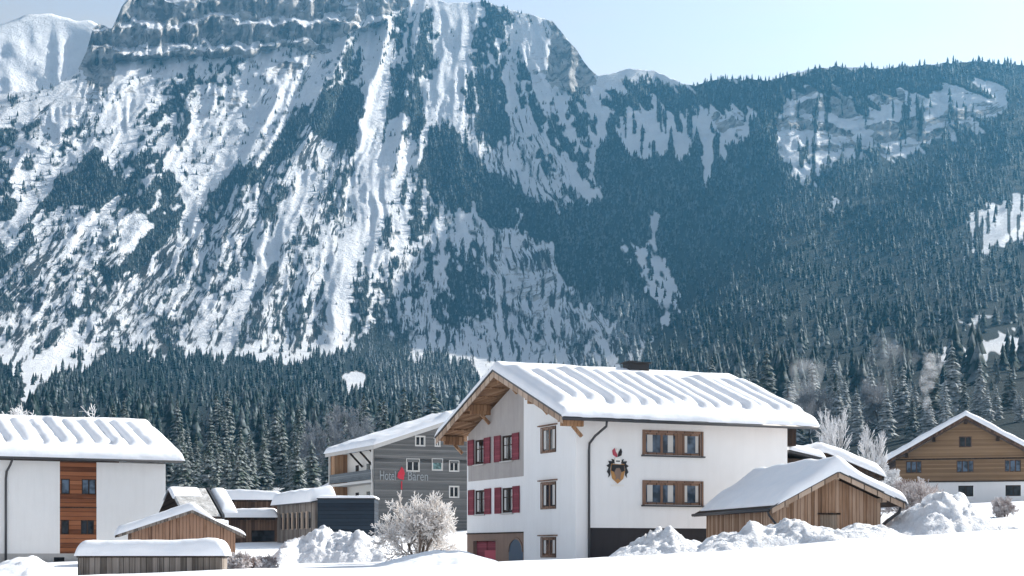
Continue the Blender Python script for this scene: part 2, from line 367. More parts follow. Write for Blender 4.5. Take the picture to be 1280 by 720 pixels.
i = inside(BIG); FOR[i] = (sstep(.62, .7, vst)*.8)[i]
clear([(1030,262),(1042,258),(1045,272),(1032,276)])
clear([(1200,432),(1240,424),(1300,412),(1340,410),(1340,442),(1290,440),(1250,446),(1215,452)]); clear([(1160,445),(1200,440),(1195,452),(1165,455)])
clear([(424,476),(448,470),(456,492),(436,500)]); clear([(1190,405),(1240,392),(1236,402),(1200,414)], .3)
# rock
CLIFF = [(112,80),(118,26),(150,6),(166,-60),(520,-60),(512,8),(470,28),(430,44),(392,62),(350,56),(318,66),(262,70),(146,74)]
iC = inside(CLIFF, wu*.4+uu*.6, wv*.25+vv*.75); ROCK[iC] = 1; FOR[iC] = np.minimum(FOR, spk(.68))[iC]
for pl in ([(108,60),(118,26),(141,34),(143,62),(132,95),(128,118),(100,112)], [(679,44),(692,26),(716,56),(742,92),(746,122),(716,118),(690,112)]):
    i = inside(pl); ROCK[i] = 1.35; FOR[i] = 0
for pl, a in (([(100,110),(165,120),(160,165),(120,150),(60,160),(10,150)], .45), ([(230,125),(300,110),(310,125),(250,140)], .6), ([(320,95),(420,60),(400,85),(335,110)], .7),
              ([(650,50),(680,60),(690,120),(660,100)], .4), ([(600,300),(690,305),(705,380),(650,395),(600,350)], .55), ([(884,146),(915,140),(938,152),(930,174),(900,180)], .75)):
    i = inside(pl); ROCK[i] = a; FOR[i] = np.minimum(FOR, spk(.62))[i]
ROCK[inside(BIG)] = .55
hu_, hv_ = uu*.65+wu*.35, vv*.75+wv*.25
for pl, w in (([(996,121),(1021,110),(1046,117),(1065,129)],4),([(1000,141),(1025,128),(1050,133),(1067,141)],5),([(1012,134),(1030,131),(1060,140)],6),([(969,154),(1000,156),(1033,160),(1062,171)],3.5),([(1092,160),(1125,154),(1154,154)],3.5),
    ([(1096,173),(1125,168),(1150,165)],6),([(1154,154),(1183,148),(1212,144),(1240,138)],2.8),([(1096,118),(1128,121)],5),([(1150,176),(1185,163),(1210,155)],2.5),([(1020,185),(1062,184),(1096,188)],2.5)):
    ROCK[line(pl, w*1.35, hu_, hv_)] = 1.35
FROST[inside([(600,380),(900,300),(1560,200),(1560,700),(600,700)])] = .02
FROST[inside([(390,450),(560,430),(600,500),(380,510)])] = .22; FROST[inside([(640,340),(820,380),(800,480),(650,480)])] = .3
FROST[inside([(300,460),(480,460),(480,700),(200,700),(200,540)])] = .05
FROST[vv > 470] += .01
lacy = inside([(500,300),(640,290),(700,330),(800,385),(820,440),(770,500),(500,470)]); midr = inside([(540,120),(640,130),(750,235),(760,300),(640,300),(540,200)])
SCR = np.clip(.50+.5*broken+.45*lacy+.35*midr, 0, 1.05)*np.maximum(left, lacy*.9)
for pl, w in (([(470,70),(478,130),(470,200),(455,270),(436,330),(415,400)], 13), ([(566,10),(564,60),(562,105),(556,140)], 21), ([(118,400),(66,450),(26,496)], 9), ([(380,230),(330,330),(280,430)], 10)):
    SCR[line(pl, w)] *= .15
FROST[(vv > 440) & (uu < 660)] -= .09
FROST += (fbm(uu/34, vv/50, 4, 81)-.5)*.18
FOR *= np.where(uu > 740, .72+.56*fbm(uu/22, vv/30, 3, 83), 1)
def lut(A, u, v):
    x = np.clip((u-CW0)/CS, 0, A.shape[1]-1.001); y = np.clip((v-CV0)/CS, 0, A.shape[0]-1.001)
    xi = x.astype(int); yi = y.astype(int); fx = x-xi; fy = y-yi
    return (A[yi,xi]*(1-fx)+A[yi,xi+1]*fx)*(1-fy)+(A[yi+1,xi]*(1-fx)+A[yi+1,xi+1]*fx)*fy
def blur(A, n=2):
    for _ in range(n):
        B = np.pad(A, 1, mode='edge'); A = (B[:-2,1:-1]+B[2:,1:-1]+B[1:-1,:-2]+B[1:-1,2:]+2*A)/6
    return A
ROCKB = blur(ROCK, 1); FORB = blur(FOR, 1); CLB = blur(iC.astype(float), 3); BGB = blur(inside(BIG).astype(float), 3)
def crest(u):
    return np.interp(u, CREST[:,0], CREST[:,1])+(fbm(u/9, u*0, 3, 77)-.5)*5
_cs = np.interp(np.arange(-300,1581), CREST[:,0], CREST[:,1]); _k = np.hanning(61); _cs = np.convolve(np.pad(_cs,30,mode='edge'), _k/_k.sum(), 'same')[30:-30]
def strata(u, v):
    """bedding: returns the two band phases (tall cliff, right-hand outcrop)"""
    a = (v+(fbm(u/55, v/55, 4, 90)-.5)*34+(fbm(u/11, v/16, 3, 93)-.5)*16+(u-145)*.035+6)/33.
    arch = -16*np.exp(-((u-1032)/38)**2)+np.where(u > 1075, (1160-u)*.09, 0); b = (v-arch+(fbm(u/24, v/24, 4, 91)-.5)*24)/16.
    return a-np.floor(a), b-np.floor(b)
def depth(u, v):
    cl = lut(CLB, u, v); bg_ = lut(BGB, u, v); fa, fb = strata(u, v)
    vq = v+(sstep(.0,.24,fa)-fa)*33*cl*.7+(sstep(.0,.4,fb)-fb)*16*bg_*.35
    Y = depth_base(u, vq)
    sp = np.interp(u, SPUR[:,0], SPUR[:,1]); Y = Y-180*sstep(-16, 22, v-sp)*sstep(690,880,u)*sstep(650,420,v)
    uw = u+(fbm(u/70, v/70, 3, 49)-.5)*34; vw = v+(fbm(u/60, v/60, 3, 48)-.5)*30
    ph = np.arctan2(uw-560, vw+330); rd = np.hypot(uw-560, vw+330)
    far = sstep(700, 2300, Y); lf = sstep(800, 640, u)
    rel = (ridged(ph*9, rd/300, 4, 50)-.62)*75*lf+(ridged(ph*30, rd/75, 4, 55)-.6)*20*(.35+.65*lf)+(ridged(uw/26, vw/30, 4, 58)-.6)*15
    rw = sstep(700, 860, u)
    rel = rel+rw*(1-.8*bg_)*((ridged((v+u*.52+(fbm(u/80,v/80,2,64)-.5)*60)/120, (u-v)/900, 3, 59)-.58)*210+(ridged(u/70, v/110, 3, 63)-.6)*70)*sstep(560, 460, v)
    rel = rel+((ridged(u/8.5, v/26, 4, 61)-.6)*46+(ridged(u/34, v/90, 3, 66)-.6)*70)*np.maximum(cl, lut(ROCKB, u, v)*.7)
    cr = np.interp(u, np.arange(-300,1581), _cs); fade = sstep(-10, 60, v-cr)*.75+.25
    return Y-rel*far*fade
us = np.arange(-236, 1517, 2.0); NR = 340; SCRB = blur(SCR, 3)
tt = np.linspace(0, 1, NR)**1.12
Vr = crest(us)[None,:]*(1-tt[:,None])+694*tt[:,None]; Ur = np.repeat(us[None,:], NR, 0)
Yr = depth(Ur, Vr)
Xr = (Ur-HU)/F*Yr; Zr = CZ+(HV-Vr)/F*Yr
fr_ = lut(FORB, Ur, Vr)*sstep(605, 565, Vr); rk_ = lut(ROCKB, Ur, Vr); fa_, fb_ = strata(Ur, Vr); cl_, bg2 = lut(CLB, Ur, Vr), lut(BGB, Ur, Vr)
rk_ = rk_-cl_*(.8*sstep(.22,.12,fa_)*sstep(-.02,.06,fa_)+1.5*(fbm(Ur/16, Vr/11, 4, 94)-.46))-bg2*(.2*sstep(.5,.34,fb_)+1.0*(fbm(Ur/20, Vr/9, 4, 95)-.42))
# the far side of the crest falls away behind
back = []
for k, (dy, dz) in enumerate(((700,-420),(300,-120),(90,-18))):
    back.append((Xr[0]*(1+dy/Yr[0]*.6), Yr[0]+dy, Zr[0]+dz))
Xr = np.vstack([b[0] for b in back]+[Xr]); Yr2 = np.vstack([b[1] for b in back]+[Yr]); Zr = np.vstack([b[2] for b in back]+[Zr])
sc_ = np.vstack([np.zeros((3, len(us))), lut(SCRB, Ur, Vr)]); fr_ = np.vstack([fr_[:1]]*3+[fr_]); rk_ = np.vstack([rk_[:1]]*3+[rk_])
m = mat('mountain_snow_rock', rough=.85, spec=.1); n = N(m)
geo = n.n('NewGeometry'); pos = geo.outputs['Position']
def mapped(sc):
    o = n.n('Mapping'); n.t.links.new(pos, o.inputs[0]); o.inputs['Scale'].default_value = sc; return o.outputs[0]
sn = n.ramp(n.noise(mapped((1,1,1)), .012, 6, .6), [(.3,(.72,.75,.81)),(.7,(.86,.88,.91))])
rk = n.ramp(n.noise(mapped((.006,.006,.075)), 1.0, 7, .65), [(.3,(.27,.27,.27)),(.5,(.46,.455,.45)),(.7,(.62,.605,.59))]); rk = n.mix(n.ramp(n.noise(mapped((.035,.035,.008)), 1.0, 8, .7), [(.42,(.9,.9,.9)),(.53,(0,0,0))]), rk, (.10,.10,.105))
rn = n.noise(mapped((.02,.02,.05)), 1.0, 7, .68)
nz = n.n('SeparateXYZ'); n.t.links.new(geo.outputs['Normal'], nz.inputs[0])
steep = n.math('SUBTRACT', .78, nz.outputs[2])
rockf = n.math('ADD', n.math('MULTIPLY', n.attr('rock'), .62), n.math('ADD', n.math('MULTIPLY', n.math('SUBTRACT', rn, .5), 1.25), n.math('MULTIPLY', steep, .30)))
rockf = n.ramp(rockf, [(.36,(0,0,0)),(.46,(1,1,1))])
c = n.mix(rockf, sn, rk); cb = n.n('CombineXYZ', X=n.attr('fall_x'), Y=n.attr('fall_y')); fs = n.noise(cb.outputs[0], 1.0, 6, .66)
fs2 = n.noise(cb.outputs[0], .22, 3, .5); fs = n.math('ADD', n.math('MULTIPLY', fs, .75), n.math('MULTIPLY', fs2, .25))
sc_n = n.ramp(n.math('ADD', n.math('MULTIPLY', n.math('SUBTRACT', fs, .5), 2.2), n.math('MULTIPLY', n.math('SUBTRACT', n.attr('scrub'), .5), .42)), [(.20,(0,0,0)),(.30,(.96,.96,.96))]); c = n.mix(sc_n, c, (.024,.03,.033))
ff = n.math('ADD', n.attr('forest'), n.math('MULTIPLY', n.math('SUBTRACT', n.noise(mapped((1,1,.35)), .05, 5, .65), .5), .7))
ff = n.ramp(ff, [(.25,(0,0,0)),(.60,(.985,.985,.985))])
n.col(n.mix(ff, c, (.014,.028,.030))); n.bump(n.noise(mapped((1,1,.7)), .045, 10, .74), .9, 14); M['mountain'] = m
o = np_mesh('mountain', np.stack([Xr, Yr2, Zr], -1).reshape(-1,3), grid_quads(NR+3, len(us)), 'mountain', True, {'forest': fr_.ravel(), 'rock': rk_.ravel(), 'scrub': sc_.ravel(), 'fall_x': np.vstack([np.zeros((3, len(us))), np.arctan2(Ur-560+(fbm(Ur/40,Vr/40,3,62)-.5)*16, Vr+330)*120]).ravel(), 'fall_y': np.vstack([np.zeros((3, len(us))), np.hypot(Ur-560, Vr+330)/26]).ravel()})
tag(o, 'steep snowy mountain with rock cliffs and wooded ridge above the village', 'mountain', kind='structure')
# pale far peak beyond on the left
u2 = np.arange(-420, 260, 5.0); cr2 = np.interp(u2, [-420,-200,-80,-20,0,30,52,80,112,160,260], [120,70,60,38,30,20,16,22,27,45,90])+(fbm(u2/16, u2*0, 4, 3)-.5)*7
t2 = np.linspace(0, 1, 90); V2 = cr2[None]*(1-t2[:,None])+420*t2[:,None]; U2 = np.repeat(u2[None], 90, 0)
Y2 = 4350-(V2-20)*3.0+U2*.6-(ridged(U2/60, V2/90, 5, 8)-.6)*110*sstep(0, 40, V2-cr2[None])
far_pts = np.stack([(U2-HU)/F*Y2, Y2, CZ+(HV-V2)/F*Y2], -1)
bk = far_pts[:1]+np.array([0, 500, -300.]); far_pts = np.concatenate([bk, far_pts], 0)
o = np_mesh('far_peak', far_pts.reshape(-1,3), grid_quads(91, len(u2)), 'mountain', True, {'forest': np.zeros(91*len(u2)), 'rock': np.full(91*len(u2), -.15)})
tag(o, 'pale hazy snow peak far behind on the left', 'mountain', kind='structure')

# ---------------------------------------------------------------- far forest: tens of thousands of small spruces as one mass
def conifer_template(tiers, seg, seed):
    r = np.random.default_rng(seed); V = []; T = []
    for k in range(tiers):
        z0 = .06+.80*k/tiers; z1 = min(1.0, z0+1.35/tiers+.06); R0 = .20*(1-k/tiers)**.85+.018
        b = len(V); V.append((0, 0, z1))
        ph = r.random()*6
        for j in range(seg*2):
            a = ph+math.pi*j/seg; rr = R0*(1.0 if j % 2 == 0 else .52)*(.75+.5*r.random()); V.append((rr*math.cos(a), rr*math.sin(a), z0-(.05 if j % 2 == 0 else 0)*(1-k/tiers)+.03*r.random()))
        for j in range(seg*2): T.append((b, b+1+j, b+1+(j+1) % (seg*2)))
    return np.array(V), np.array(T)
tmpl = [conifer_template(4, 4, 100+k) for k in range(5)]+[conifer_template(5, 4, 200+k) for k in range(3)]
NC = 420000
cu = RNG.uniform(-236, 1516, NC); cr_ = crest(cu); cv = RNG.uniform(-34, 600, NC)
ok = cv > cr_-.3; cu, cv = cu[ok], cv[ok]; rate0 = NC/((1516+236)*634.)
cY = depth(cu, cv); hgt = np.where(cu < 760, 12.5, np.where(cv < 380, 12.0, 14.0))*(.42+1.05*RNG.random(len(cu))**1.5)*(.62+.76*fbm(cu/16, cv/22, 3, 85))*np.where(cv > 470, 1.15, 1)
hgt *= np.where((cu < 700) & (cv < 440), .68, .92)
spx = F*14./cY; want = lut(FOR, cu, cv)/(.125*spx*spx*np.where(cv > 440, .62, np.where(cu < 700, .55, .75)))
ok = (RNG.random(len(cu)) < want/rate0) & (cY > 560)
cu, cv, cY, hgt = cu[ok], cv[ok], cY[ok], hgt[ok]
fro = lut(FROST, cu, cv)+(RNG.random(len(cu))-.5)*.10-.02; cx = (cu-HU)/F*cY; cz = CZ+(HV-cv)/F*cY-.6
wdt = hgt*(.85+.4*RNG.random(len(cu))); rot = RNG.random(len(cu))*6.283; which = RNG.integers(0, len(tmpl), len(cu))
AV, AT, AF, base = [], [], [], 0
for k, (V, T) in enumerate(tmpl):
    q = np.where(which == k)[0]
    if not len(q): continue
    c_, s_ = np.cos(rot[q])[:,None], np.sin(rot[q])[:,None]
    x = (V[:,0]*c_-V[:,1]*s_)*wdt[q,None]+cx[q,None]; y = (V[:,0]*s_+V[:,1]*c_)*wdt[q,None]+cY[q,None]; z = V[:,2]*hgt[q,None]+cz[q,None]
    AV.append(np.stack([x,y,z],-1).reshape(-1,3)); AT.append((T[None]+(base+np.arange(len(q))*len(V))[:,None,None]).reshape(-1,3)); AF.append(np.repeat(fro[q], len(V))); base += len(q)*len(V)
print('far trees', len(cu))
o = np_mesh('forest', np.concatenate(AV), np.concatenate(AT), 'conifer', True, {'frost': np.concatenate(AF)}, tris=True)
tag(o, 'dark spruce forest covering the mountain slopes', 'forest', kind='stuff')

# ---------------------------------------------------------------- snow ground
GP = np.array([(0,-60,-1.6),(-40,0,-1.6),(0,0,-1.6),(40,0,-1.2),(0,20,-1.25),(-12,30,-1.15),(12,30,-.9),(30,30,-.4),(-30,35,-1.2),
 (-19,58,-.95),(-12.8,58,-.78),(-9,58,-.60),(-6.4,58,-.60),(-3.6,58,-.62),(-2,58,-.48),(.3,58,-.34),(3.5,58,-.24),(7.5,58,-.05),(10.4,58,.17),(13.3,58,.42),(18.6,58,.70),(30,58,1.2),(-40,58,-1.1),
 (-40,80,-1.0),(-12,80,-.9),(-4,80,-.75),(5,80,-.45),(14,80,.45),(30,80,1.6),(50,80,2.6),(-40,105,-.8),(-10,105,-.5),(5,105,.0),(20,105,1.2),(40,105,2.7),(-40,140,.5),(-10,140,1.2),(20,140,2.6),(45,140,4.2),
 (-60,175,1.8),(-10,175,2.0),(20,175,4),(45,172,5.2),(75,175,6.5),(-120,260,5),(0,260,6),(120,260,12),(-200,420,12),(0,420,14),(200,420,28),(-400,700,20),(400,700,40)], float)
def _ker(a, b): return np.sqrt(((a[:,None,:]-b[None,:,:])**2).sum(-1)+16.)
_A = _ker(GP[:,:2], GP[:,:2]); _n = len(GP); _B = np.zeros((_n+3,_n+3)); _B[:_n,:_n] = _A; _B[:_n,_n] = 1; _B[:_n,_n+1:] = GP[:,:2]/100; _B[_n:,:_n] = _B[:_n,_n:].T
_w = np.linalg.solve(_B, np.concatenate([GP[:,2], [0,0,0]]))
def ground(x, y):
    x = np.asarray(x, float); y = np.asarray(y, float); sh = x.shape; q = np.stack([x.ravel(), y.ravel()], -1)
    z = np.empty(len(q))
    for k in range(0, len(q), 20000):
        c = q[k:k+20000]; z[k:k+20000] = _ker(c, GP[:,:2])@_w[:_n]+_w[_n]+c@_w[_n+1:]/100
    z = z.reshape(sh); amp = sstep(6, 40, y)
    return CZ+z+amp*((fbm(x/7, y/7, 3, 14)-.5)*.22+(fbm(x/1.6, y/1.6, 3, 15)-.5)*.05)
def gz(x, y): return float(ground(np.array([x]), np.array([y]))[0])
def nonuni(segs):
    o = []
    for a, b, s in segs: o.append(np.arange(a, b, s))
    return np.concatenate(o)
gx = nonuni([(-900,-200,50),(-200,-60,10),(-60,-30,1.5),(-30,34,.35),(34,80,1.5),(80,200,10),(200,901,50)])
gy = nonuni([(-300,-20,20),(-20,30,1.5),(30,70,.35),(70,120,.8),(120,220,3),(220,761,20)])
GX, GY = np.meshgrid(gx, gy); GZ = ground(GX, np.clip(GY, -60, 700))
o = np_mesh('snow_ground', np.stack([GX,GY,GZ],-1).reshape(-1,3), grid_quads(len(gy), len(gx)), 'snow_field', True); tag(o, 'open snow covered field', 'ground', kind='structure')

# ---------------------------------------------------------------- buildings: wall, window, snow roof helpers
def wall(mb, O, d, L, z0, z1, holes=(), depth=.2, gable=None):
    """outer wall sheet with real openings and reveals; O = start, d = unit direction, outward = right-hand side"""
    O = Vector(O); d = Vector(d); nrm = Vector((d.y, -d.x, 0)); pt = lambda s, z, e=0: Vector((O.x+d.x*s-nrm.x*e, O.y+d.y*s-nrm.y*e, z))
    xs = sorted({0, L, *[h[0] for h in holes], *[h[1] for h in holes]}); zs = sorted({z0, z1, *[h[2] for h in holes], *[h[3] for h in holes]})
    for a, b in zip(xs, xs[1:]):
        for c, e in zip(zs, zs[1:]):
            mx, mz = (a+b)/2, (c+e)/2
            if any(h[0] < mx < h[1] and h[2] < mz < h[3] for h in holes): continue
            mb.face([pt(a,c), pt(b,c), pt(b,e), pt(a,e)])
    for a, b, c, e in holes:
        mb.face([pt(a,c), pt(a,c,depth), pt(b,c,depth), pt(b,c)]); mb.face([pt(a,e), pt(b,e), pt(b,e,depth), pt(a,e,depth)])
        mb.face([pt(a,c), pt(a,e), pt(a,e,depth), pt(a,c,depth)]); mb.face([pt(b,c), pt(b,c,depth), pt(b,e,depth), pt(b,e)])
    if gable: mb.face([pt(0,z1)]+[pt(s,z) for s, z in gable]+[pt(L,z1)][::1]) if False else mb.face([pt(s,z) for s, z in [(0,z1),(L,z1)]+gable])
    return mb
def obox(mb, O, d, s0, s1, z0, z1, e0, e1):
    """box on a wall: e = distance outward"""
    O = Vector(O); d = Vector(d); nr = Vector((d.y,-d.x,0)); pt = lambda s, z, e: (O.x+d.x*s+nr.x*e, O.y+d.y*s+nr.y*e, z)
    return mb.hexa([pt(s0,z0,e0),pt(s1,z0,e0),pt(s1,z1,e0),pt(s0,z1,e0)][::-1], [pt(s0,z0,e1),pt(s1,z0,e1),pt(s1,z1,e1),pt(s0,z1,e1)][::-1])
def window(par, O, d, s0, s1, z0, z1, fm='frame', gm='glass', fw=.09, mull=(.5,), trans=(), surround=None, sill=None, e=-.06, curtain=False, name='window'):
    mb = MB(); obox(mb,O,d,s0,s0+fw,z0,z1,e-.06,e); obox(mb,O,d,s1-fw,s1,z0,z1,e-.06,e); obox(mb,O,d,s0+fw,s1-fw,z0,z0+fw,e-.06,e); obox(mb,O,d,s0+fw,s1-fw,z1-fw,z1,e-.06,e)
    for t in mull: c = s0+(s1-s0)*t; obox(mb,O,d,c-fw*.6,c+fw*.6,z0+fw,z1-fw,e-.055,e-.004)
    for t in trans: c = z0+(z1-z0)*t; obox(mb,O,d,s0+fw,s1-fw,c-.025,c+.025,e-.05,e-.01)
    w = mb.build(name, fm, par)
    obox(MB(),O,d,s0+fw*.5,s1-fw*.5,z0+fw*.5,z1-fw*.5,e-.05,e-.03).build('pane', gm, w)
    if curtain:
        L = s1-s0
        for a_, b_ in ((.10,.26),(.72,.88)): obox(MB(),O,d,s0+L*a_,s0+L*b_,z0+.15,z1-.1,e-.028,e-.024).build('curtain','curtain',w)
    if surround:
        q = MB(); k = surround; obox(q,O,d,s0-k,s0,z0-k,z1+k,0.003,.04); obox(q,O,d,s1,s1+k,z0-k,z1+k,0.003,.04); obox(q,O,d,s0,s1,z1,z1+k,0.003,.045); obox(q,O,d,s0,s1,z0-k,z0,0.003,.05)
        q.build('surround', fm, w)
    if sill: obox(MB(),O,d,s0-.12,s1+.12,z0-.07-(surround or 0),z0-.005-(surround or 0),.0,.12).build('sill', sill, w)
    return w
def edgecoords(a, b, step, r):
    e = [0,.012,.04,.09,.16,.26,.4,.6,.8,1.0]; lo = [a+r*x for x in e]; hi = [b-r*x for x in e][::-1]
    n = max(1, int((b-a-2*r)/step)); mid = list(np.linspace(a+r, b-r, n+1))[1:-1]; return np.array(lo+mid+hi)
def snow_sheet(par, x0, x1, y0, y1, zfun, T=.5, r=.4, extra=None, step=.12, name='snow_cap', m='snow', nz=.09, seed=0, axis_step=None):
    xs = edgecoords(x0, x1, step, r); ys = edgecoords(y0, y1, axis_step or step, r); X, Y = np.meshgrid(xs, ys)
    ed = lambda d: np.sqrt(np.clip(1-(1-np.clip(d/r,0,1))**2, 0, 1))
    e = ed(X-x0)*ed(x1-X)*ed(Y-y0)*ed(y1-Y)
    t = T*(1+(fbm(X/1.7+seed, Y/1.7, 3, seed)-.5)*nz*6)+(fbm(X/.45, Y/.45, 2, seed+3)-.5)*nz*.5
    if extra is not None: t = t+extra(X, Y)
    Z = zfun(X, Y)+.004+t*e
    wob = (fbm(X/1.1, Y/1.1, 2, seed+9)-.5)*.10
    edge = (e < .35)
    o = np_mesh(name, np.stack([X, Y-wob*edge*np.sign(Y-(y0+y1)/2)*-1, Z],-1).reshape(-1,3), grid_quads(len(ys), len(xs)), m, True)
    o.parent = par; return o
def gable_roof(par, x0, x1, y0, y1, yr, zr, ze0, ze1, th=.28, m='fascia', name='roof'):
    """roof slabs, ridge along local x; ze = top of roof at each eave"""
    mb = MB()
    for (ya, za, yb, zb) in ((y0,ze0,yr,zr),(yr,zr,y1,ze1)):
        mb.hexa([(x0,ya,za-th),(x1,ya,za-th),(x1,yb,zb-th),(x0,yb,zb-th)], [(x0,ya,za),(x1,ya,za),(x1,yb,zb),(x0,yb,zb)])
    o = mb.build(name, m, par); return o, (lambda X, Y: np.where(Y < yr, ze0+(zr-ze0)*(Y-y0)/(yr-y0), ze1+(zr-ze1)*(y1-Y)/(y1-yr)))
def gutter(par, x0, x1, y, z, r=.08):
    MB().tube([(x0,y,z),(x1,y,z)], r, 8).build('gutter','metal',par, True)
def text_mesh(s, size, depth=.03):
    c = bpy.data.curves.new('t','FONT'); c.body = s; c.size = size; c.extrude = depth; c.align_x = 'LEFT'; t = bpy.data.objects.new('t', c); COL.objects.link(t)
    bpy.context.view_layer.update(); me = bpy.data.meshes.new_from_object(t); bpy.data.objects.remove(t); bpy.data.curves.remove(c); return me

# ================================================================ MAIN HOUSE
def rib_fn(x0, x1, yr, ye, period, amp, s0, s1, seed, w=.30):
    r = np.random.default_rng(seed); c = []; x = x0+.7
    while x < x1-.4: c.append((x, w*(.85+.25*r.random()), amp*(.75+.5*r.random()), s1+(r.random()-.5)*.08, s0+(r.random()-.5)*.10)); x += period*(.9+.2*r.random())
    def f(X, Y):
        s = (yr-Y)/(yr-ye); o = np.zeros(X.shape)
        for cx_, w_, a_, e1, e0 in c:
            d = np.abs(X-cx_-(fbm(Y/1.5+cx_*3, Y*0, 2, seed)-.5)*.08)/w_; o = np.maximum(o, a_*np.clip(1-d**2,0,1)**.75*sstep(e0-.1,e0+.05,s)*sstep(e1+.02,e1-.03,s))
        return o
    return f
KX, KY = (722-HU)/F*78.6, 78.6
H = thing('white_house', 'large white farmhouse with red shutters and ribbed snow on its long roof', 'house', (KX, KY, CZ), R(24.6))
L_, W_ = 12.3, 13.9; GO, Gd = (0, W_, 0), (0,-1,0); LO, Ld = (0,0,0), (1,0,0)
g = lambda y: W_-y          # wall coordinate along the gable from its left end
zb = -1.4
# gable: recessed left bay (grey over white over brown) and plain white right bay
bay = 6.0
WIN = [(7.55,9.05,4.93,6.28),(11.3,12.75,4.93,6.28),(7.55,9.05,2.12,3.46),(11.3,12.75,2.12,3.46)]
mbw = MB()
RW = [(2.2,3.85,5.10,6.3),(2.2,3.85,2.24,3.50),(2.2,3.85,-.22,.70)]
wall(mbw, (-.12,bay,0), Gd, bay+.0, zb, 6.55, [(bay-b, bay-a, c, e) for a,b,c,e in RW], .16, [(bay,6.75),(0,8.95)])
mbw.face([(-.12,bay,zb),(-.12,bay,8.95),(0,bay,8.95),(0,bay,zb)])
wall(mbw, GO, Gd, W_-bay, 1.0, 4.0, [(g(b),g(a),c,e) for a,b,c,e in WIN if c < 4], .16)
HW = [(3.75,7.05,4.89,6.0),(3.75,7.05,2.38,3.48)]
wall(mbw, (-.12,0,0), Ld, L_+.12, 1.2, 6.62, [(a+.12,b+.12,c,e) for a,b,c,e in HW], .16)
mbw.face([(-.12,0,zb),(.62,0,zb),(.62,0,1.2),(-.12,0,1.2)]); mbw.face([(.62,0,zb),(.62,.12,zb),(.62,.12,1.2),(.62,0,1.2)])
mbw.face([(L_,0,zb),(L_,W_,zb),(L_,W_,6.6),(L_,W_/2,9.1),(L_,0,6.6)]); mbw.face([(0,W_,zb),(L_,W_,zb),(L_,W_,6.6),(0,W_,6.6)])
mbw.face([(.0,0,1.2),(L_,0,1.2),(L_,.12,1.2),(0,.12,1.2)])
hw = mbw.build('wall', 'white', H)
q = MB(); wall(q, (-.03,W_-.25,0), Gd, W_-bay-.25, 4.0, 6.55, [(g(b)-.25,g(a)-.25,c,e) for a,b,c,e in WIN if c > 4], .16, [(W_-bay-.25,8.92),(W_-.25-6.95,9.1),(0,6.68)])
q.face([(-.03,W_-.25,4.0),(-.03,bay,4.0),(0,bay,4.0),(0,W_-.25,4.0)]); q.build('grey_gable_panel','grey',H)
q = MB(); wall(q, GO, Gd, .25, 4.0, 6.6); q.build('corner_strip','white',H)
q = MB(); wall(q, GO, Gd, W_-bay, zb, 1.0, [(g(13.0),g(9.9),zb+.02,.62),(g(8.15),g(6.35),zb+.02,.30)], .3); q.face([(0,W_,1.0),(0,bay,1.0),(.3,bay,1.0),(.3,W_,1.0)]); q.build('ground_storey','brownbase',H)
obox(MB(),GO,Gd,0,W_-bay-.01,1.0,1.07,.003,.05).build('string_course','darkwood',H)
q = MB(); obox(q,GO,Gd,g(13.0),g(11.6),zb,.6,-.28,-.22); obox(q,GO,Gd,g(11.55),g(9.9),zb,.6,-.28,-.24); q.build('garage_door','red',H)
q = MB(); obox(q,GO,Gd,g(11.75),g(9.9),zb,.1,-.215,-.16); q.build('bench','pink',H)
# arched doorway
ar = [(g(8.15)+.9+.9*math.cos(a), -.02+.72*math.sin(a)) for a in np.linspace(0, math.pi, 14)]
q = MB(); pts = [(-.004, W_-s, z) for s, z in [(g(8.15),-1.3),(g(6.35),-1.3)]+ar]; q.face(pts); q.build('arched_door','bluepaint',H)
q = MB()
for (s0_, z0_), (s1_, z1_) in zip(ar, ar[1:]): q.beam((-.02, W_-s0_, z0_+.03), (-.02, W_-s1_, z1_+.03), .05, .1)
q.build('door_arch','brownbase',H)
q = MB(); q.face([(.64,.12,zb),(L_,.12,zb),(L_,.12,1.2),(.64,.12,1.2)]); q.build('dark_plinth','darkbase',H)
for a,b,c,e in WIN:
    window(H, GO, Gd, g(b), g(a), c, e, 'darkwood', 'glass', .1, (.5,), (.62,), e=-.05, curtain=True)
    o0 = .035 if c > 4 else .004
    sw = .80
    for s0, s1 in ((g(b)-sw-.03, g(b)-.03), (g(a)+.03, g(a)+sw+.03)):
        q = MB(); obox(q,GO,Gd,s0,s1,c-.03,e+.05,o0+.02,o0+.06); obox(q,GO,Gd,s0,s0+.08,c-.03,e+.05,o0+.06,o0+.085); obox(q,GO,Gd,s1-.08,s1,c-.03,e+.05,o0+.06,o0+.085)
        for zz in (c+.02, (c+e)/2-.04, e-.06): obox(q,GO,Gd,s0+.08,s1-.08,zz-.02,zz+.06,o0+.06,o0+.08)
        q.build('shutter','red',H)
    obox(MB(),GO,Gd,g(b)-.02,g(a)+.02,c-.09,c-.03,o0+.005,o0+.12).build('sill','concrete',H)
for a,b,c,e in RW:
    window(H, (-.12,bay,0), Gd, bay-b, bay-a, c, e, 'frame', 'glass', .085, (.52,), (), .06, None, -.03, True)
    obox(MB(),(-.12,bay,0),Gd,bay-b-.22,bay-a+.22,e+.11,e+.17,.004,.14).build('lintel_board','frame',H)
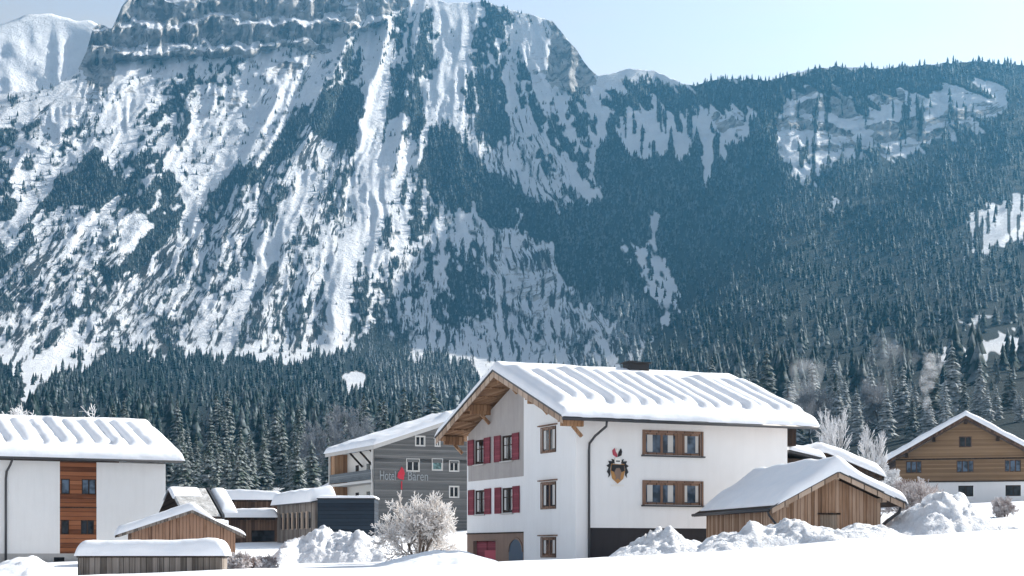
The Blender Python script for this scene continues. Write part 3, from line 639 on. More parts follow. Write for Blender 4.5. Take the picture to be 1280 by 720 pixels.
for a,b,c,e in HW:
    mid1, mid2 = a+1.92, a+2.24
    w = window(H, LO, Ld, a, mid1, c, e, 'frame','bluegl', .11, (.53,), (), None, None, -.03, True)
    w = window(H, LO, Ld, mid2, b, c, e, 'frame','bluegl', .11, (), (), None, None, -.03, True)
    q = MB(); obox(q,LO,Ld,mid1,mid2,c,e,-.1,-.01); obox(q,LO,Ld,a-.12,b+.12,e,e+.12,.003,.05); obox(q,LO,Ld,a-.12,a,c-.02,e,.003,.05); obox(q,LO,Ld,b,b+.12,c-.02,e,.003,.05); q.build('window_surround','frame',H)
    obox(MB(),LO,Ld,a-.18,b+.18,c-.1,c-.025,.003,.14).build('sill','metal',H)
# roof
X0, X1, Y0, Y1, YR = -1.4, 13.3, -1.2, W_+1.2, 6.95
roof, zf = gable_roof(H, X0, X1, Y0, Y1, YR, 9.57, 6.55, 6.55, .16, 'orange')
q = MB()
for k, (ya, za, yb, zb_) in enumerate(((Y0,6.55,YR,9.57),(Y1,6.55,YR,9.57))):
    q.hexa([(X0-.05,ya,za-.36),(X0,ya,za-.36),(X0,yb,zb_-.36),(X0-.05,yb,zb_-.36)], [(X0-.05,ya,za-.02),(X0,ya,za-.02),(X0,yb,zb_-.02),(X0-.05,yb,zb_-.02)])
q.build('verge_board','fascia',roof)
q = MB()
for k, (ya, za, yb, zb_) in enumerate(((Y0-.03,6.56,YR,9.585),(Y1+.03,6.56,YR,9.585))):
    q.hexa([(X0-.12,ya,za-.05),(X0-.055,ya,za-.05),(X0-.055,yb,zb_-.05),(X0-.12,yb,zb_-.05)], [(X0-.12,ya,za+.03),(X0-.055,ya,za+.03),(X0-.055,yb,zb_+.03),(X0-.12,yb,zb_+.03)])
q.build('verge_flashing','metal',roof)
for yp in (-.55, 3.2, YR, 10.6, W_+.55):         # purlins carrying the overhang, each with a carved brace
    zt = float(zf(np.array(0.), np.array(yp)))-.17
    q = MB(); q.box(X0+.1, .0, yp-.13, yp+.13, zt-.30, zt-.02); q.box(X0+.22, .0, yp-.11, yp+.11, zt-.50, zt-.302); q.beam((-.06,yp,zt-.98),(-.55,yp,zt-.48),.15,.15); q.build('purlin','orange',H)
q = MB()
for k in range(16):
    y = Y0+.5+k*(Y1-Y0-1)/15; zt = float(zf(np.array(0.), np.array(y)))-.165
    q.box(X0+.05, -.13, y-.05, y+.05, zt-.06, zt)
q.build('soffit_batten','orange',roof)
gutter(roof, X0-.05, X1, Y0-.08, 6.44, .10)
dp = [(.95,Y0-.08,6.38),(.95,Y0-.02,6.12),(.72,-.5,5.7),(.60,-.12,5.35),(.58,-.10,5.0),(.58,-.10,1.3),(.58,-.10,-.9)]
MB().tube(dp, .062, 8).build('downpipe','metal',H,True)
fn = rib_fn(X0, X1, YR, Y0, .90, .27, .20, .86, 4, .44)
snow_sheet(H, X0-.10, X1+.12, Y0-.14, Y1+.14, zf, .50, .34, lambda X, Y: np.where(Y < YR, fn(X, Y), 0)-.06*sstep(.84,.9,(YR-Y)/(YR-Y0))*(Y < YR), .11, seed=2, nz=.04)
c = MB(); c.box(6.5,7.75,YR-.35,YR+.35,9.4,10.33); c.box(6.4,7.85,YR-.45,YR+.45,10.33,10.40)
c = c.build('chimney','black',roof); MB().box(6.55,7.0,YR-.3,YR+.3,10.4,10.46).build('chimney_cap','metal',c)
# painted coat of arms on the long wall
cx0 = 2.22
def plate(mb, pts, z0, y0, y1, sx=1, sz=1): return mb.hexa([(cx0+x*sx,y1,z0+z*sz) for x,z in pts], [(cx0+x*sx,y0,z0+z*sz) for x,z in pts])
arms = plate(MB(), [(-.36,.46),(.36,.46),(.40,.1),(.30,-.28),(0,-.52),(-.30,-.28),(-.40,.1)], 3.92, -.05, -.004).build('coat_of_arms','gold',H)
plate(MB(), [(-.35,.42),(.35,.42),(.38,.12),(.12,.02),(-.12,.02),(-.38,.12)], 3.92, -.058, -.052).build('shield_chief','black',arms)
plate(MB(), [(-.10,.30),(.08,.32),(.20,.1),(.12,-.15),(.16,-.32),(-.02,-.2),(-.16,-.32),(-.12,-.1),(-.22,.08)], 3.86, -.068, -.06).build('shield_charge','brownbase',arms)
LF = [(.10,.62),(.34,.70),(.30,.58),(.52,.60),(.46,.46),(.62,.36),(.50,.28),(.60,.06),(.50,-.06),(.52,-.22),(.42,-.10),(.44,.2),(.38,.44),(.16,.50)]
plate(MB(), LF, 3.92, -.044, -.004).build('mantling','black',arms); plate(MB(), [(-x,z) for x,z in LF][::-1], 3.92, -.044, -.004).build('mantling','black',arms)
plate(MB(), [(-.17,.02),(.15,.0),(.20,.2),(.10,.34),(-.10,.34),(-.2,.22)], 4.36, -.075, -.004).build('helmet','whitepaint',arms)
plate(MB(), [(-.12,.06),(.10,.06),(.10,.12),(-.12,.12)], 4.42, -.082, -.076).build('visor','black',arms)
plate(MB(), [(-.06,0),(-.26,.12),(-.30,.34),(-.18,.46),(-.12,.28),(-.02,.12)], 4.70, -.05, -.004).build('crest','pink',arms); plate(MB(), [(.0,.02),(.06,.28),(.18,.44),(.24,.30),(.20,.10)], 4.70, -.055, -.004).build('crest','darkbase',arms)
plate(MB(), [(-.13,.3),(-.02,.14),(.05,.3),(-.04,.42)], 4.72, -.045, -.004).build('crest','whitepaint',arms)
MB().box(cx0-.36,cx0+.36,-.03,-.004,3.27,3.35).build('motto_scroll','whitepaint',arms)
# projecting wall end behind the far corner
q = MB(); q.box(L_, L_+.9, .5, 1.1, 5.6, 6.5); q.build('balcony_bracket','darkwood',H)

# ================================================================ LEAN-TO and rear shed by the far end of the main house
B2 = thing('rear_shed', 'low snow-laden shed between the white farmhouse and the wooden barn', 'shed', tuple(P(1000,690,90)), R(8))
bz = -.5; zR = (690-566)/F*90; zE = (690-596)/F*90
q = MB(); wall(q, (-2.2,0,0), Ld, 6.4, bz, zE-.1, gable=[(6.4,zE-.1),(3.2,zR-.35)]); q.face([(4.2,0,bz),(4.2,7,bz),(4.2,7,zE),(4.2,0,zE)]); q.face([(-2.2,0,bz),(-2.2,7,bz),(-2.2,7,zE),(-2.2,0,zE)]); q.build('wall','darkwood',B2)
q = MB(); x0, xr, x1 = -2.9, 1.2, 4.7
for a, za, b, zb_ in ((x0,zE,xr,zR),(xr,zR,x1,zE)): q.hexa([(a,-.6,za-.2),(b,-.6,zb_-.2),(b,7.4,zb_-.2),(a,7.4,za-.2)], [(a,-.6,za),(b,-.6,zb_),(b,7.4,zb_),(a,7.4,za)])
q.build('roof','darkwood',B2)
snow_sheet(B2, x0-.1, x1+.1, -.75, 7.5, lambda X, Y: np.where(X < xr, zE+(zR-zE)*(X-x0)/(xr-x0), zE+(zR-zE)*(x1-X)/(x1-xr)), .62, .5, step=.2, seed=5)
B3 = thing('lean_to', 'small lean-to with a thick snow lip against the far end of the white farmhouse', 'lean-to', tuple(P(983,690,85.4)), R(24.6))
q = MB(); q.box(.0,1.7,0,3.0,-.5,(690-573)/F*85.4); q.build('wall','darkwood',B3)
zt0, zt1 = (690-563)/F*85.4, (690-572)/F*85.4
q = MB(); q.hexa([(-.1,-.4,zt0-.12),(2.1,-.4,zt1-.12),(2.1,3.2,zt1-.12),(-.1,3.2,zt0-.12)],[(-.1,-.4,zt0),(2.1,-.4,zt1),(2.1,3.2,zt1),(-.1,3.2,zt0)]); q.build('roof','metal',B3)
snow_sheet(B3, -.1, 2.25, -.5, 3.2, lambda X, Y: zt0+(zt1-zt0)*(X+.1)/2.2, .42, .35, step=.15, seed=6)

# ================================================================ WOODEN BARN (right)
E = P(963,636,68)
BR = thing('wooden_barn', 'brown board barn with a smooth snow roof in front of the white farmhouse', 'barn', (E.x, E.y, CZ), math.atan2(.2,1))
LB = 10.6; ze, zr_, ze2 = 1.86, 3.46, 2.12; xr, x2 = 3.05, 6.12      # local x along the gable, y along the ridge; origin at the left eave tip
wz = -.4
q = MB(); xa, xb = .55, 5.35; zs = lambda x: (ze+(zr_-ze)*x/xr if x < xr else ze2+(zr_-ze2)*(x2-x)/(x2-xr))-.2
DO = (2.55-xa, 3.35-xa, wz+.02, 1.62)
wall(q, (xa,.75,0), Ld, xb-xa, wz, 1.75, [DO], .06, gable=[(xb-xa,zs(xb)),(xr-xa,zs(xr)),(0,zs(xa))]); 
q.face([(xa,.75,wz),(xa,LB-.3,wz),(xa,LB-.3,zs(xa)),(xa,.75,zs(xa))]); q.face([(xb,.75,wz),(xb,LB-.3,wz),(xb,LB-.3,zs(xb)),(xb,.75,zs(xb))]); q.face([(xa,LB-.3,wz),(xb,LB-.3,wz),(xb,LB-.3,zs(xb)),(xr,LB-.3,zs(xr)),(xa,LB-.3,zs(xa))])
q.build('wall','barn',BR)
q = MB(); q.box(xa+DO[0],xa+DO[1],.79,.83,wz,1.62); o = q.build('hatch','hatch',BR)
MB().box(xa+DO[0]-.12,xa+DO[1]+.12,.70,.745,1.62,1.69).build('lintel','darkwood',o)
q = MB()
for a, za, b, zb_ in ((0,ze,xr,zr_),(xr,zr_,x2,ze2)): q.hexa([(a,0,za-.14),(b,0,zb_-.14),(b,LB,zb_-.14),(a,LB,za-.14)], [(a,0,za),(b,0,zb_),(b,LB,zb_),(a,LB,za)])
rf = q.build('roof','darkwood',BR)
q = MB()
for a, za, b, zb_ in ((0,ze,xr,zr_),(xr,zr_,x2,ze2)): q.hexa([(a,-.04,za-.26),(b,-.04,zb_-.26),(b,0,zb_-.26),(a,0,za-.26)], [(a,-.04,za-.01),(b,-.04,zb_-.01),(b,0,zb_-.01),(a,0,za-.01)])
q.build('verge_board','fascia',rf)
q = MB()
for a, za, b, zb_ in ((-.05,ze,xr,zr_),(xr,zr_,x2+.05,ze2)): q.hexa([(a,-.10,za-.05),(b,-.10,zb_-.05),(b,-.045,zb_-.05),(a,-.045,za-.05)], [(a,-.10,za+.03),(b,-.10,zb_+.03),(b,-.045,zb_+.03),(a,-.045,za+.03)])
q.build('verge_flashing','metal',rf)
for xx in (.75, xr, 5.25): MB().box(xx-.09,xx+.09,.06,.74,zs(xx)-.15,zs(xx)+.03).build('purlin','fascia',BR)
MB().tube([(-.06,0,ze-.06),(-.06,LB,ze-.06)], .07, 8).build('gutter','metal',rf,True)
MB().tube([(x2-.1,.1,ze2-.1),(x2-.22,.1,ze2-.42),(x2-.5,.2,ze2-.62),(x2-.72,.5,ze2-.9),(x2-.74,.55,.2)], .07, 8).build('downpipe','metal',BR,True)
MB().tube([(-.02,.3,ze-.1),(.1,.4,ze-.3),(.42,.55,ze-.62),(.9,.70,ze-.9)], .05, 8).build('drain_pipe','metal',BR,True)
snow_sheet(BR, .25, x2+.14, -.12, LB-.2, lambda X, Y: np.where(X < xr, ze+(zr_-ze)*X/xr, ze2+(zr_-ze2)*(x2-X)/(x2-xr))+0*Y, .44, .34,
   lambda X, Y: -.26*sstep(1.4,.2,X)+.26*np.exp(-((X-xr)/.8)**2), .14, seed=8, nz=.07)

# ================================================================ LEFT HOUSE
LR = R(26); bx, by = math.cos(LR), math.sin(LR)
LH = thing('apartment_house', 'white two storey house with wooden window bay and ribbed snow roof on the left', 'house', ((207-HU)/F*110, 110, CZ), LR)
LL = 19.; WO = (-LL,0,0); gl = lambda s: LL-s
q = MB(); holes = [(gl(7.03),gl(6.45),3.87,4.9),(gl(5.67),gl(4.72),3.87,4.9),(gl(7.03),gl(6.5),1.18,2.15),(gl(5.73),gl(4.85),1.18,2.15)]
wall(q, WO, Ld, gl(7.11), -.1, 6.05); wall(q, (-4.69,0,0), Ld, 4.69, -.1, 6.05)
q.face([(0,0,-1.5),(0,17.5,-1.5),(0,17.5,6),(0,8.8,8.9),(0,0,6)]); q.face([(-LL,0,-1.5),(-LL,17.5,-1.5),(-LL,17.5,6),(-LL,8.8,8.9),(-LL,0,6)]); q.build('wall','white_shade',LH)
q = MB(); wall(q, (-7.11,.0,0), Ld, 7.11-4.69, -.1, 6.05, [(a-gl(7.11),b-gl(7.11),c,e) for a,b,c,e in holes], .12); q.build('wooden_bay','redwood',LH)
q = MB(); wall(q, WO, Ld, LL, -1.5, -.1, [(gl(7.5),gl(6.8),-.95,-.35)], .1); q.build('plinth','plinth',LH)
MB().box(-7.5,-6.8,.06,.09,-.95,-.35).build('cellar_window','glass',LH)
obox(MB(),WO,Ld,gl(7.11),gl(4.69),2.95,3.02,.003,.05).build('string_course','darkwood',LH)
for a,b,c,e in holes: window(LH, WO, Ld, a, b, c, e, 'darkwood','bluegl' if c > 3 else 'glass', .07, (.5,) if b-a > .7 else (), (), None, None, -.03)
rf, zl = gable_roof(LH, -LL-.9, .9, -.9, 18.3, 8.9, 9.2, 6.3, 6.3, .2, 'darkwood')
gutter(rf, -LL-.9, .95, -.98, 6.2, .11)
MB().tube([(-10.3,-.98,6.1),(-10.4,-.6,5.7),(-10.55,-.1,5.3),(-10.6,-.1,4.8),(-10.6,-.1,-.8)], .08, 8).build('downpipe','metal',LH,True)
fl = rib_fn(-LL-.9, .9, 8.9, -.9, 1.15, .32, .15, .88, 9, .57)
snow_sheet(LH, -LL-1, 1.05, -1.1, 18.4, zl, .62, .5, lambda X, Y: np.where(Y < 8.9, fl(X,Y), 0)-.16*np.exp(-((Y-7.6)/.35)**2), .14, seed=12, nz=.05)

# ================================================================ OLD BARN and hut behind it
E = P(147,668,94); a25 = R(15)
OB = thing('old_barn', 'old dark red-brown board barn with a snow roof beside the left house', 'barn', (E.x,E.y,CZ), a25)
ze, zr_, ze2, xr, x2, LBo = 1.03, 2.50, 1.0, 4.32, 7.43, 8.0
zs = lambda x: (ze+(zr_-ze)*x/xr if x < xr else ze2+(zr_-ze2)*(x2-x)/(x2-xr))-.16
q = MB(); xa, xb = .8, 6.9
wall(q, (xa,.6,0), Ld, xb-xa, -1.2, .7, gable=[(xb-xa,zs(xb)),(xr-xa,zs(xr)),(0,zs(xa))])
q.face([(xa,.6,-1.2),(xa,LBo,-1.2),(xa,LBo,zs(xa)),(xa,.6,zs(xa))]); q.face([(xb,.6,-1.2),(xb,LBo,-1.2),(xb,LBo,zs(xb)),(xb,.6,zs(xb))]); q.build('wall','oldbarn',OB)
q = MB()
for a, za, b, zb_ in ((0,ze,xr,zr_),(xr,zr_,x2,ze2)): q.hexa([(a,0,za-.13),(b,0,zb_-.13),(b,LBo+.4,zb_-.13),(a,LBo+.4,za-.13)], [(a,0,za),(b,0,zb_),(b,LBo+.4,zb_),(a,LBo+.4,za)])
rf = q.build('roof','darkwood',OB)
q = MB()
for a, za, b, zb_ in ((0,ze,xr,zr_),(xr,zr_,x2,ze2)): q.hexa([(a,-.04,za-.18),(b,-.04,zb_-.18),(b,0,zb_-.18),(a,0,za-.18)], [(a,-.04,za),(b,-.04,zb_),(b,0,zb_),(a,0,za)])
q.build('verge_board','bin',rf)
snow_sheet(OB, -.05, x2+.05, -.1, LBo+.4, lambda X, Y: np.where(X < xr, ze+(zr_-ze)*X/xr, ze2+(zr_-ze2)*(x2-X)/(x2-xr)), .44, .34, lambda X, Y: -.26*sstep(xr+.2,xr+1.5,X), .2, seed=15)
E = P(229,612,103)
HU_ = thing('hut', 'hut with a half-bare greyish roof slope behind the old board barn', 'hut', (E.x,E.y,CZ), R(28))
zz = E.z-CZ; ZE = (690-646)/F*99
q = MB(); q.box(-.7,1.1,-2.4,2.4,-.8,ZE); q.build('wall','bin',HU_)
q = MB(); q.hexa([(-.9,-3.2,ZE-.1),(1.6,-3.2,ZE-.1),(1.6,0,zz-.1),(-.9,0,zz-.1)],[(-.9,-3.2,ZE),(1.6,-3.2,ZE),(1.6,0,zz),(-.9,0,zz)]); q.hexa([(-.9,0,zz-.1),(1.6,0,zz-.1),(1.6,3.2,ZE-.1),(-.9,3.2,ZE-.1)],[(-.9,0,zz),(1.6,0,zz),(1.6,3.2,ZE),(-.9,3.2,ZE)])
rf = q.build('roof','darkwood',HU_)
zh = lambda X, Y: np.where(Y < 0, zz+(ZE-zz)*(-Y)/3.2, zz+(ZE-zz)*Y/3.2)
snow_sheet(HU_, -.9, 1.5, -3.1, .1, zh, .12, .12, None, .2, 'thin_snow', 'snow_old', seed=19)
snow_sheet(HU_, -1.0, 1.0, -1.1, 1.2, zh, .2, .18, None, .2, 'snow_cap', 'snow', seed=20)
snow_sheet(HU_, 1.75, 2.9, -2.2, 3.0, lambda X,Y: zh(X,Y)-.25, .5, .45, None, .2, 'snow_lip', 'snow', seed=21)
q = MB(); q.hexa([(1.55,-3.25,ZE-.12),(1.72,-3.25,ZE-.12),(1.72,0,zz-.12),(1.55,0,zz-.12)],[(1.55,-3.25,ZE+.16),(1.72,-3.25,ZE+.16),(1.72,0,zz+.16),(1.55,0,zz+.16)]); q.box(1.72,2.9,0.0,3.0,ZE-.5,ZE-.3); q.build('verge_board','metal',rf)

# ================================================================ WOODEN BIN with a snow cap in front
E = P(97,716,62)
BN = thing('firewood_shed', 'long low grey board shed under a thick rounded snow cap', 'shed', (E.x,E.y,CZ), R(3))
lw = (277-97)/F*62; zt = (690-695)/F*62
q = MB(); wall(q,(0.05,0,0),Ld,lw-.1,-1.6,zt-.02); wall(q,(lw-.05,0,0),(0,1,0),1.8,-1.6,zt-.02); wall(q,(0.05,1.8,0),(0,-1,0),1.8,-1.6,zt-.02); q.build('wall','bin',BN)
MB().box(-.02,lw+.02,-.12,1.9,zt-.06,zt).build('roof','darkwood',BN)
for x in (.02,1.5,3.1,lw-.1): MB().box(x,x+.09,-.06,-.003,-1.6,zt-.07).build('post','bin',BN)
snow_sheet(BN, -.1, lw+.12, -.22, 2.0, lambda X,Y: zt+0*X, .64, .42, None, .1, seed=23, nz=.05)

# ================================================================ LOW BUILDING and dark blue garage
E = P(397,690,128); a24 = R(24.6)
GA = thing('garage', 'dark blue board-clad garage box with a thin snow edge beside the hotel', 'garage', (E.x,E.y,CZ), 0)
gw = 71/F*128; gt = (690-624)/F*128
q = MB(); q.box(0,gw,0,4.0,-.5,gt); q.build('wall','navy',GA)
MB().box(-.06,gw+.06,-.08,4.1,gt,gt+.1).build('roof','metal',GA)
snow_sheet(GA, -.08, gw+.08, -.1, 4.1, lambda X,Y: gt+.1+0*X, .20, .2, None, .2, seed=25)
for x in (1.15,2.3,3.45): MB().box(x-.02,x+.02,-.02,-.002,.3,gt-.02).build('batten','navy',GA)
NA = P(394,690,130)
WG = thing('workshop_wing', 'grey workshop wing with a row of narrow windows and snow roof', 'workshop', (NA.x,NA.y,CZ), a24)
wl = 11.; wt = (690-627)/F*130
q = MB(); nh = 7; hl = [(.9+k*1.36,.9+k*1.36+.72, 1.9, 3.35) for k in range(nh)]
wall(q,(0,wl,0),(0,-1,0),wl,-.4,wt,hl,.15); wall(q,(0,0,0),Ld,1.5,-.4,wt); q.build('wall','bin',WG)
for a,b,c,e in hl: window(WG,(0,wl,0),(0,-1,0),a,b,c,e,'bin','glass',.08,(),(),None,None,-.03)
for k in range(nh-1): obox(MB(),(0,wl,0),(0,-1,0),hl[k][1]+.15,hl[k+1][0]-.15,1.9,3.35,.003,.06).build('slat_panel','fascia',WG)
q = MB(); q.hexa([(-.4,-.2,wt-.1),(1.6,-.2,wt+.35),(1.6,wl+.3,wt+.35),(-.4,wl+.3,wt-.1)],[(-.4,-.2,wt),(1.6,-.2,wt+.45),(1.6,wl+.3,wt+.45),(-.4,wl+.3,wt)]); q.build('roof','metal',WG)
snow_sheet(WG,-.5,1.7,-.2,wl+.3,lambda X,Y: wt+.45*(X+.4)/2.0,.95,.5,None,.25,seed=27,nz=.04)
E = P(300,690,140)
LW = thing('flat_roofed_hall', 'low brown hall with two stepped flat roofs deep in snow', 'hall', (E.x,E.y,CZ), R(4))
k_ = 140/F; lw = 46*k_
q = MB(); wall(q,(-1.0,0,0),Ld,lw+1.0,-.5,(690-650)*k_,[(2.0,4.0,.9,1.9)],.3); q.build('wall','brownwall',LW); MB().box(.9,3.1,.2,.24,.85,1.95).build('doorway','glass',LW)
MB().box(-1.3,lw+.05,-.5,2.4,(690-650)*k_,(690-647)*k_).build('roof','darkwood',LW)
snow_sheet(LW,-1.4,lw+.1,-.6,2.2,lambda X,Y:(690-647)*k_+0*X,.72,.4,None,.2,seed=31)
q = MB(); wall(q,(-1.2,2.2,0),Ld,lw+1.1,(690-640)*k_,(690-626)*k_); q.build('clerestory','brownwall',LW)
MB().box(-2.7,lw+.15,1.7,9,(690-626)*k_,(690-624)*k_).build('upper_roof','darkwood',LW)
snow_sheet(LW,-2.8,lw+.2,1.6,9,lambda X,Y:(690-624)*k_+0*X,.85,.5,None,.25,seed=33)
# ================================================================ HOTEL
HT = thing('hotel', 'grey shingled hotel with pitched snow roof, balconies and a lettered gable', 'hotel', ((467-HU)/F*174,174,CZ), a24)
zE = 11.66; sl_ = 3.45/10.2; hl_ = 16.; hwid = 24.; zz = lambda x: zE+sl_*(x if x < 13 else 26-x)
mz = lambda v: (690-v)/F*176.5
def hq(u): T = (u-HU)/F; return (174*T+15.05)/(.909-.417*T)
wins = [(hq(521.5),hq(533),mz(557),mz(545)),(hq(510.5),hq(526),mz(589),mz(574)),(hq(542.5),hq(555),mz(587),mz(573)),(hq(564),hq(575.5),mz(588),mz(575)),(hq(564),hq(575.5),mz(621),mz(607)),(hq(546),hq(552),mz(557),mz(545))]
q = MB(); wall(q,(.3,.5,0),Ld,23.,.5,9.9,[(a-.3,b-.3,c,e) for a,b,c,e in wins if e < 9.9+.5 and c < 9.5],.15)
up = [w for w in wins if w[2] > 11]
wall(q,(.3,.5,0),Ld,23.,9.9,11.4,[])
# upper gable strip cut around the attic windows
def strip(a,b): q.face([(.3+a,.5,11.4),(.3+b,.5,11.4),(.3+b,.5,zz(.3+b)-.35),(.3+a,.5,zz(.3+a)-.35)])
prev = 0
for a,b,c,e in sorted(up):
    strip(prev,a-.3); q.face([(a,.5,11.4),(b,.5,11.4),(b,.5,c),(a,.5,c)]); q.face([(a,.5,e),(b,.5,e),(b,.5,zz(b)-.35),(a,.5,zz(a)-.35)]); prev = b-.3
strip(prev,12.7); q.face([(13,.5,11.4),(23.3,.5,11.4),(23.3,.5,zz(23.3)-.35),(13,.5,zz(13)-.35)])
q.face([(.3,.5,.5),(.3,.5,11.4),(.3,.9,11.4),(.3,.9,.5)]); wl_ = q.build('wall','slate',HT)
for i_, (a,b,c,e) in enumerate(wins):
    window(HT,(0,.5,0),Ld,a,b,c,e,'slab','greengl' if i_ == 2 else 'glass',.10,(.5,) if i_ != 2 else (),(),.06,None,-.03)
q = MB(); q.face([(1.9,.5,.5),(1.9,hl_,.5),(1.9,hl_,11.5),(1.9,.5,11.5)]); q.face([(.3,hl_,.5),(3,hl_,.5),(3,hl_,11.6),(.3,hl_,11.6)]); q.build('balcony_wall','whitepaint',HT)
MB().box(.32,1.88,hl_-1.6,hl_-.1,5.0,11.4).build('end_panel','orange',HT)
for zf_, zr0, zr1, m_ in ((7.75,8.0,9.05,'rail'),(4.6,4.85,5.95,'navy')):
    MB().box(.15,1.9,.9,hl_,zf_-.12,zf_+.16).build('balcony_slab','slab',HT); MB().box(.15,.24,.9,hl_,zr0,zr1).build('railing',m_,HT)
    for y in (3.2,6.6,10.4):
        obox(MB(),(1.9,y+.9,0),(0,-1,0),0,.95,zf_+1.0,zf_+2.25,.003,.08).build('window','glass',HT)
for y in (2.0,5.4,8.8): MB().beam((.2,y,11.35),(1.8,y,9.7),.16,.2).build('brace','darkwood',HT)
for y in (.9,hl_-.2): MB().box(.1,.3,y,y+.2,.5,11.5).build('post','slab',HT)
q = MB(); 
for a, b in ((-.05,13.),(13.,26.2)): q.hexa([(a,-.3,zz(a)-.45),(b,-.3,zz(b)-.45),(b,hl_+.9,zz(b)-.45),(a,hl_+.9,zz(a)-.45)],[(a,-.3,zz(a)),(b,-.3,zz(b)),(b,hl_+.9,zz(b)),(a,hl_+.9,zz(a))])
rf = q.build('roof','concrete',HT)
snow_sheet(HT,-.2,26,-.4,hl_+1,lambda X,Y: zE+sl_*np.where(X<13,X,26-X),.62,.5,lambda X,Y:.4*np.exp(-((X-8.6)/.6)**2-((Y-.5)/1.2)**2),.3,seed=37)
for word, u0, wd in (('Hotel',476,19.5),('Bären',511,25)):
    me = text_mesh(word, 1.0); xs_ = [v.co.x for v in me.vertices]; sc = (hq(u0+wd)-hq(u0))/(max(xs_)-min(xs_)); sz = 1.05/.72
    for v in me.vertices: v.co = Vector((v.co.x*sc, -v.co.z-.06, v.co.y*sz))
    me.materials.append(M['letter']); o = bpy.data.objects.new('lettering', me); COL.objects.link(o); o.parent = HT; o.location = (hq(u0),.5,mz(600.5))
q = MB(); cx0 = hq(503.5); czz = mz(594)
rs = [.8,.95,1.15,.7,.85,1.0,.75,.6,.9,.65]; pts = [(cx0+.50*rs[k]*math.cos(2*math.pi*k/10+.3), czz+.78*rs[k]*math.sin(2*math.pi*k/10+.3)) for k in range(10)]
q.hexa([(x,.49,z) for x,z in pts],[(x,.40,z) for x,z in pts]); q.box(cx0-.03,cx0+.09,.42,.48,czz-1.6,czz-.7); q.build('emblem','redsign',HT)
# small gabled house peeping out between the wing and the hotel
E = P(415,690,196)
SG = thing('small_chalet', 'small brown gabled house half hidden behind the dark blue garage', 'house', (E.x,E.y,CZ), R(6))
ka = 196/F; za, zc = (690-618)*ka, (690-600)*ka
q = MB(); wall(q,(-1.4,0,0),Ld,4.4,.5,za,gable=[(4.4,za),(2.2,zc-.3)]); q.build('wall','orange',SG)
q = MB(); q.hexa([(-2.4,-.8,za-.3),(.8,-.8,zc-.2),(.8,6,zc-.2),(-2.4,6,za-.3)],[(-2.4,-.8,za-.1),(.8,-.8,zc),(.8,6,zc),(-2.4,6,za-.1)]); q.hexa([(.8,-.8,zc-.2),(4,-.8,za-.3),(4,6,za-.3),(.8,6,zc-.2)],[(.8,-.8,zc),(4,-.8,za-.1),(4,6,za-.1),(.8,6,zc)]); q.build('roof','darkwood',SG)
snow_sheet(SG,-2.45,4.05,-.9,6,lambda X,Y: zc-(zc-za+.1)*np.abs(X-.8)/3.2,.4,.3,None,.25,seed=39)

# ================================================================ TAN CHALET (right, far)
E = P(1207,690,167)
CH = thing('tan_chalet', 'tan shingled chalet with white ground floor and wide snow roof on the right', 'chalet', (E.x,E.y,CZ), R(-15))
k_ = 167/F; vz = lambda v: (690-v)*k_; ux = lambda u: (u-1207)*k_
q = MB(); wx = 85*k_; zA = vz(521); zEv = vz(584); hw_ = 110*k_; rz = lambda x: zA-(zA-zEv)*abs(x)/hw_
up = [(ux(1199),ux(1214.5),vz(559),vz(545.5))]; mid = [(ux(a),ux(b),vz(590.5),vz(575.5)) for a,b in ((1134.5,1154),(1196,1217),(1253.5,1273))]; lowr = [(ux(a),ux(b),vz(620.5),vz(607)) for a,b in ((1198,1216.5),(1254.5,1273))]
zs1 = rz(wx)-.4
wall(q,(-wx,0,0),Ld,2*wx,vz(602),zs1,[(a+wx,b+wx,c,e) for a,b,c,e in mid if e < zs1],.15) if mid[0][3] < zs1 else None
sq = vz(572.5)
if mid[0][3] >= zs1: wall(q,(-wx,0,0),Ld,2*wx,vz(602),sq,[(a+wx,b+wx,c,e) for a,b,c,e in mid],.15)
else: sq = zs1
hx = (zA-.4-sq)/(zA-zEv)*hw_; a,b,c,e = up[0]
xx = (zA-.4-e)/(zA-zEv)*hw_; xm = (zA-.4-c)/(zA-zEv)*hw_
pp = lambda x, z: (x,0,z)
q.face([pp(-hx,sq),pp(hx,sq),pp(xm,c),pp(-xm,c)]); q.face([pp(-xm,c),pp(a,c),pp(a,e),pp(-xx,e)]); q.face([pp(b,c),pp(xm,c),pp(xx,e),pp(b,e)]); q.face([pp(-xx,e),pp(xx,e),pp(0,zA-.4)])
q.face([(-wx,0,vz(602)),(-wx,13,vz(602)),(-wx,13,zs1),(-wx,0,zs1)]); q.face([(wx,0,vz(602)),(wx,13,vz(602)),(wx,13,zs1),(wx,0,zs1)])
q.build('upper_wall','tan',CH)
q = MB(); wall(q,(-wx+.02,.06,0),Ld,2*wx-.04,vz(640),vz(602)-.01,[(a+wx,b+wx,c,e) for a,b,c,e in lowr],.2); q.face([(-wx,.06,vz(640)),(-wx,13,vz(640)),(-wx,13,vz(602)),(-wx,.06,vz(602))]); q.build('ground_storey','white',CH)
for zq in (sq+.02, vz(602)-.05): obox(MB(),(-wx,0,0),Ld,.02,2*wx-.02,zq,zq+.13,.003,.08).build('string_course','darkwood',CH)
for a,b,c,e in up: window(CH,(0,0,0),Ld,a,b,c,e,'brownwall','glass',.1,(.5,),(),None,None,-.03)
for a,b,c,e in mid: window(CH,(0,0,0),Ld,a,b,c,e,'brownwall','bluegl',.1,(.33,.67),(),None,None,-.03)
for a,b,c,e in lowr: window(CH,(0,.06,0),Ld,a,b,c,e,'darkwood','glass',.1,(.5,),(),None,None,-.08)
q = MB()
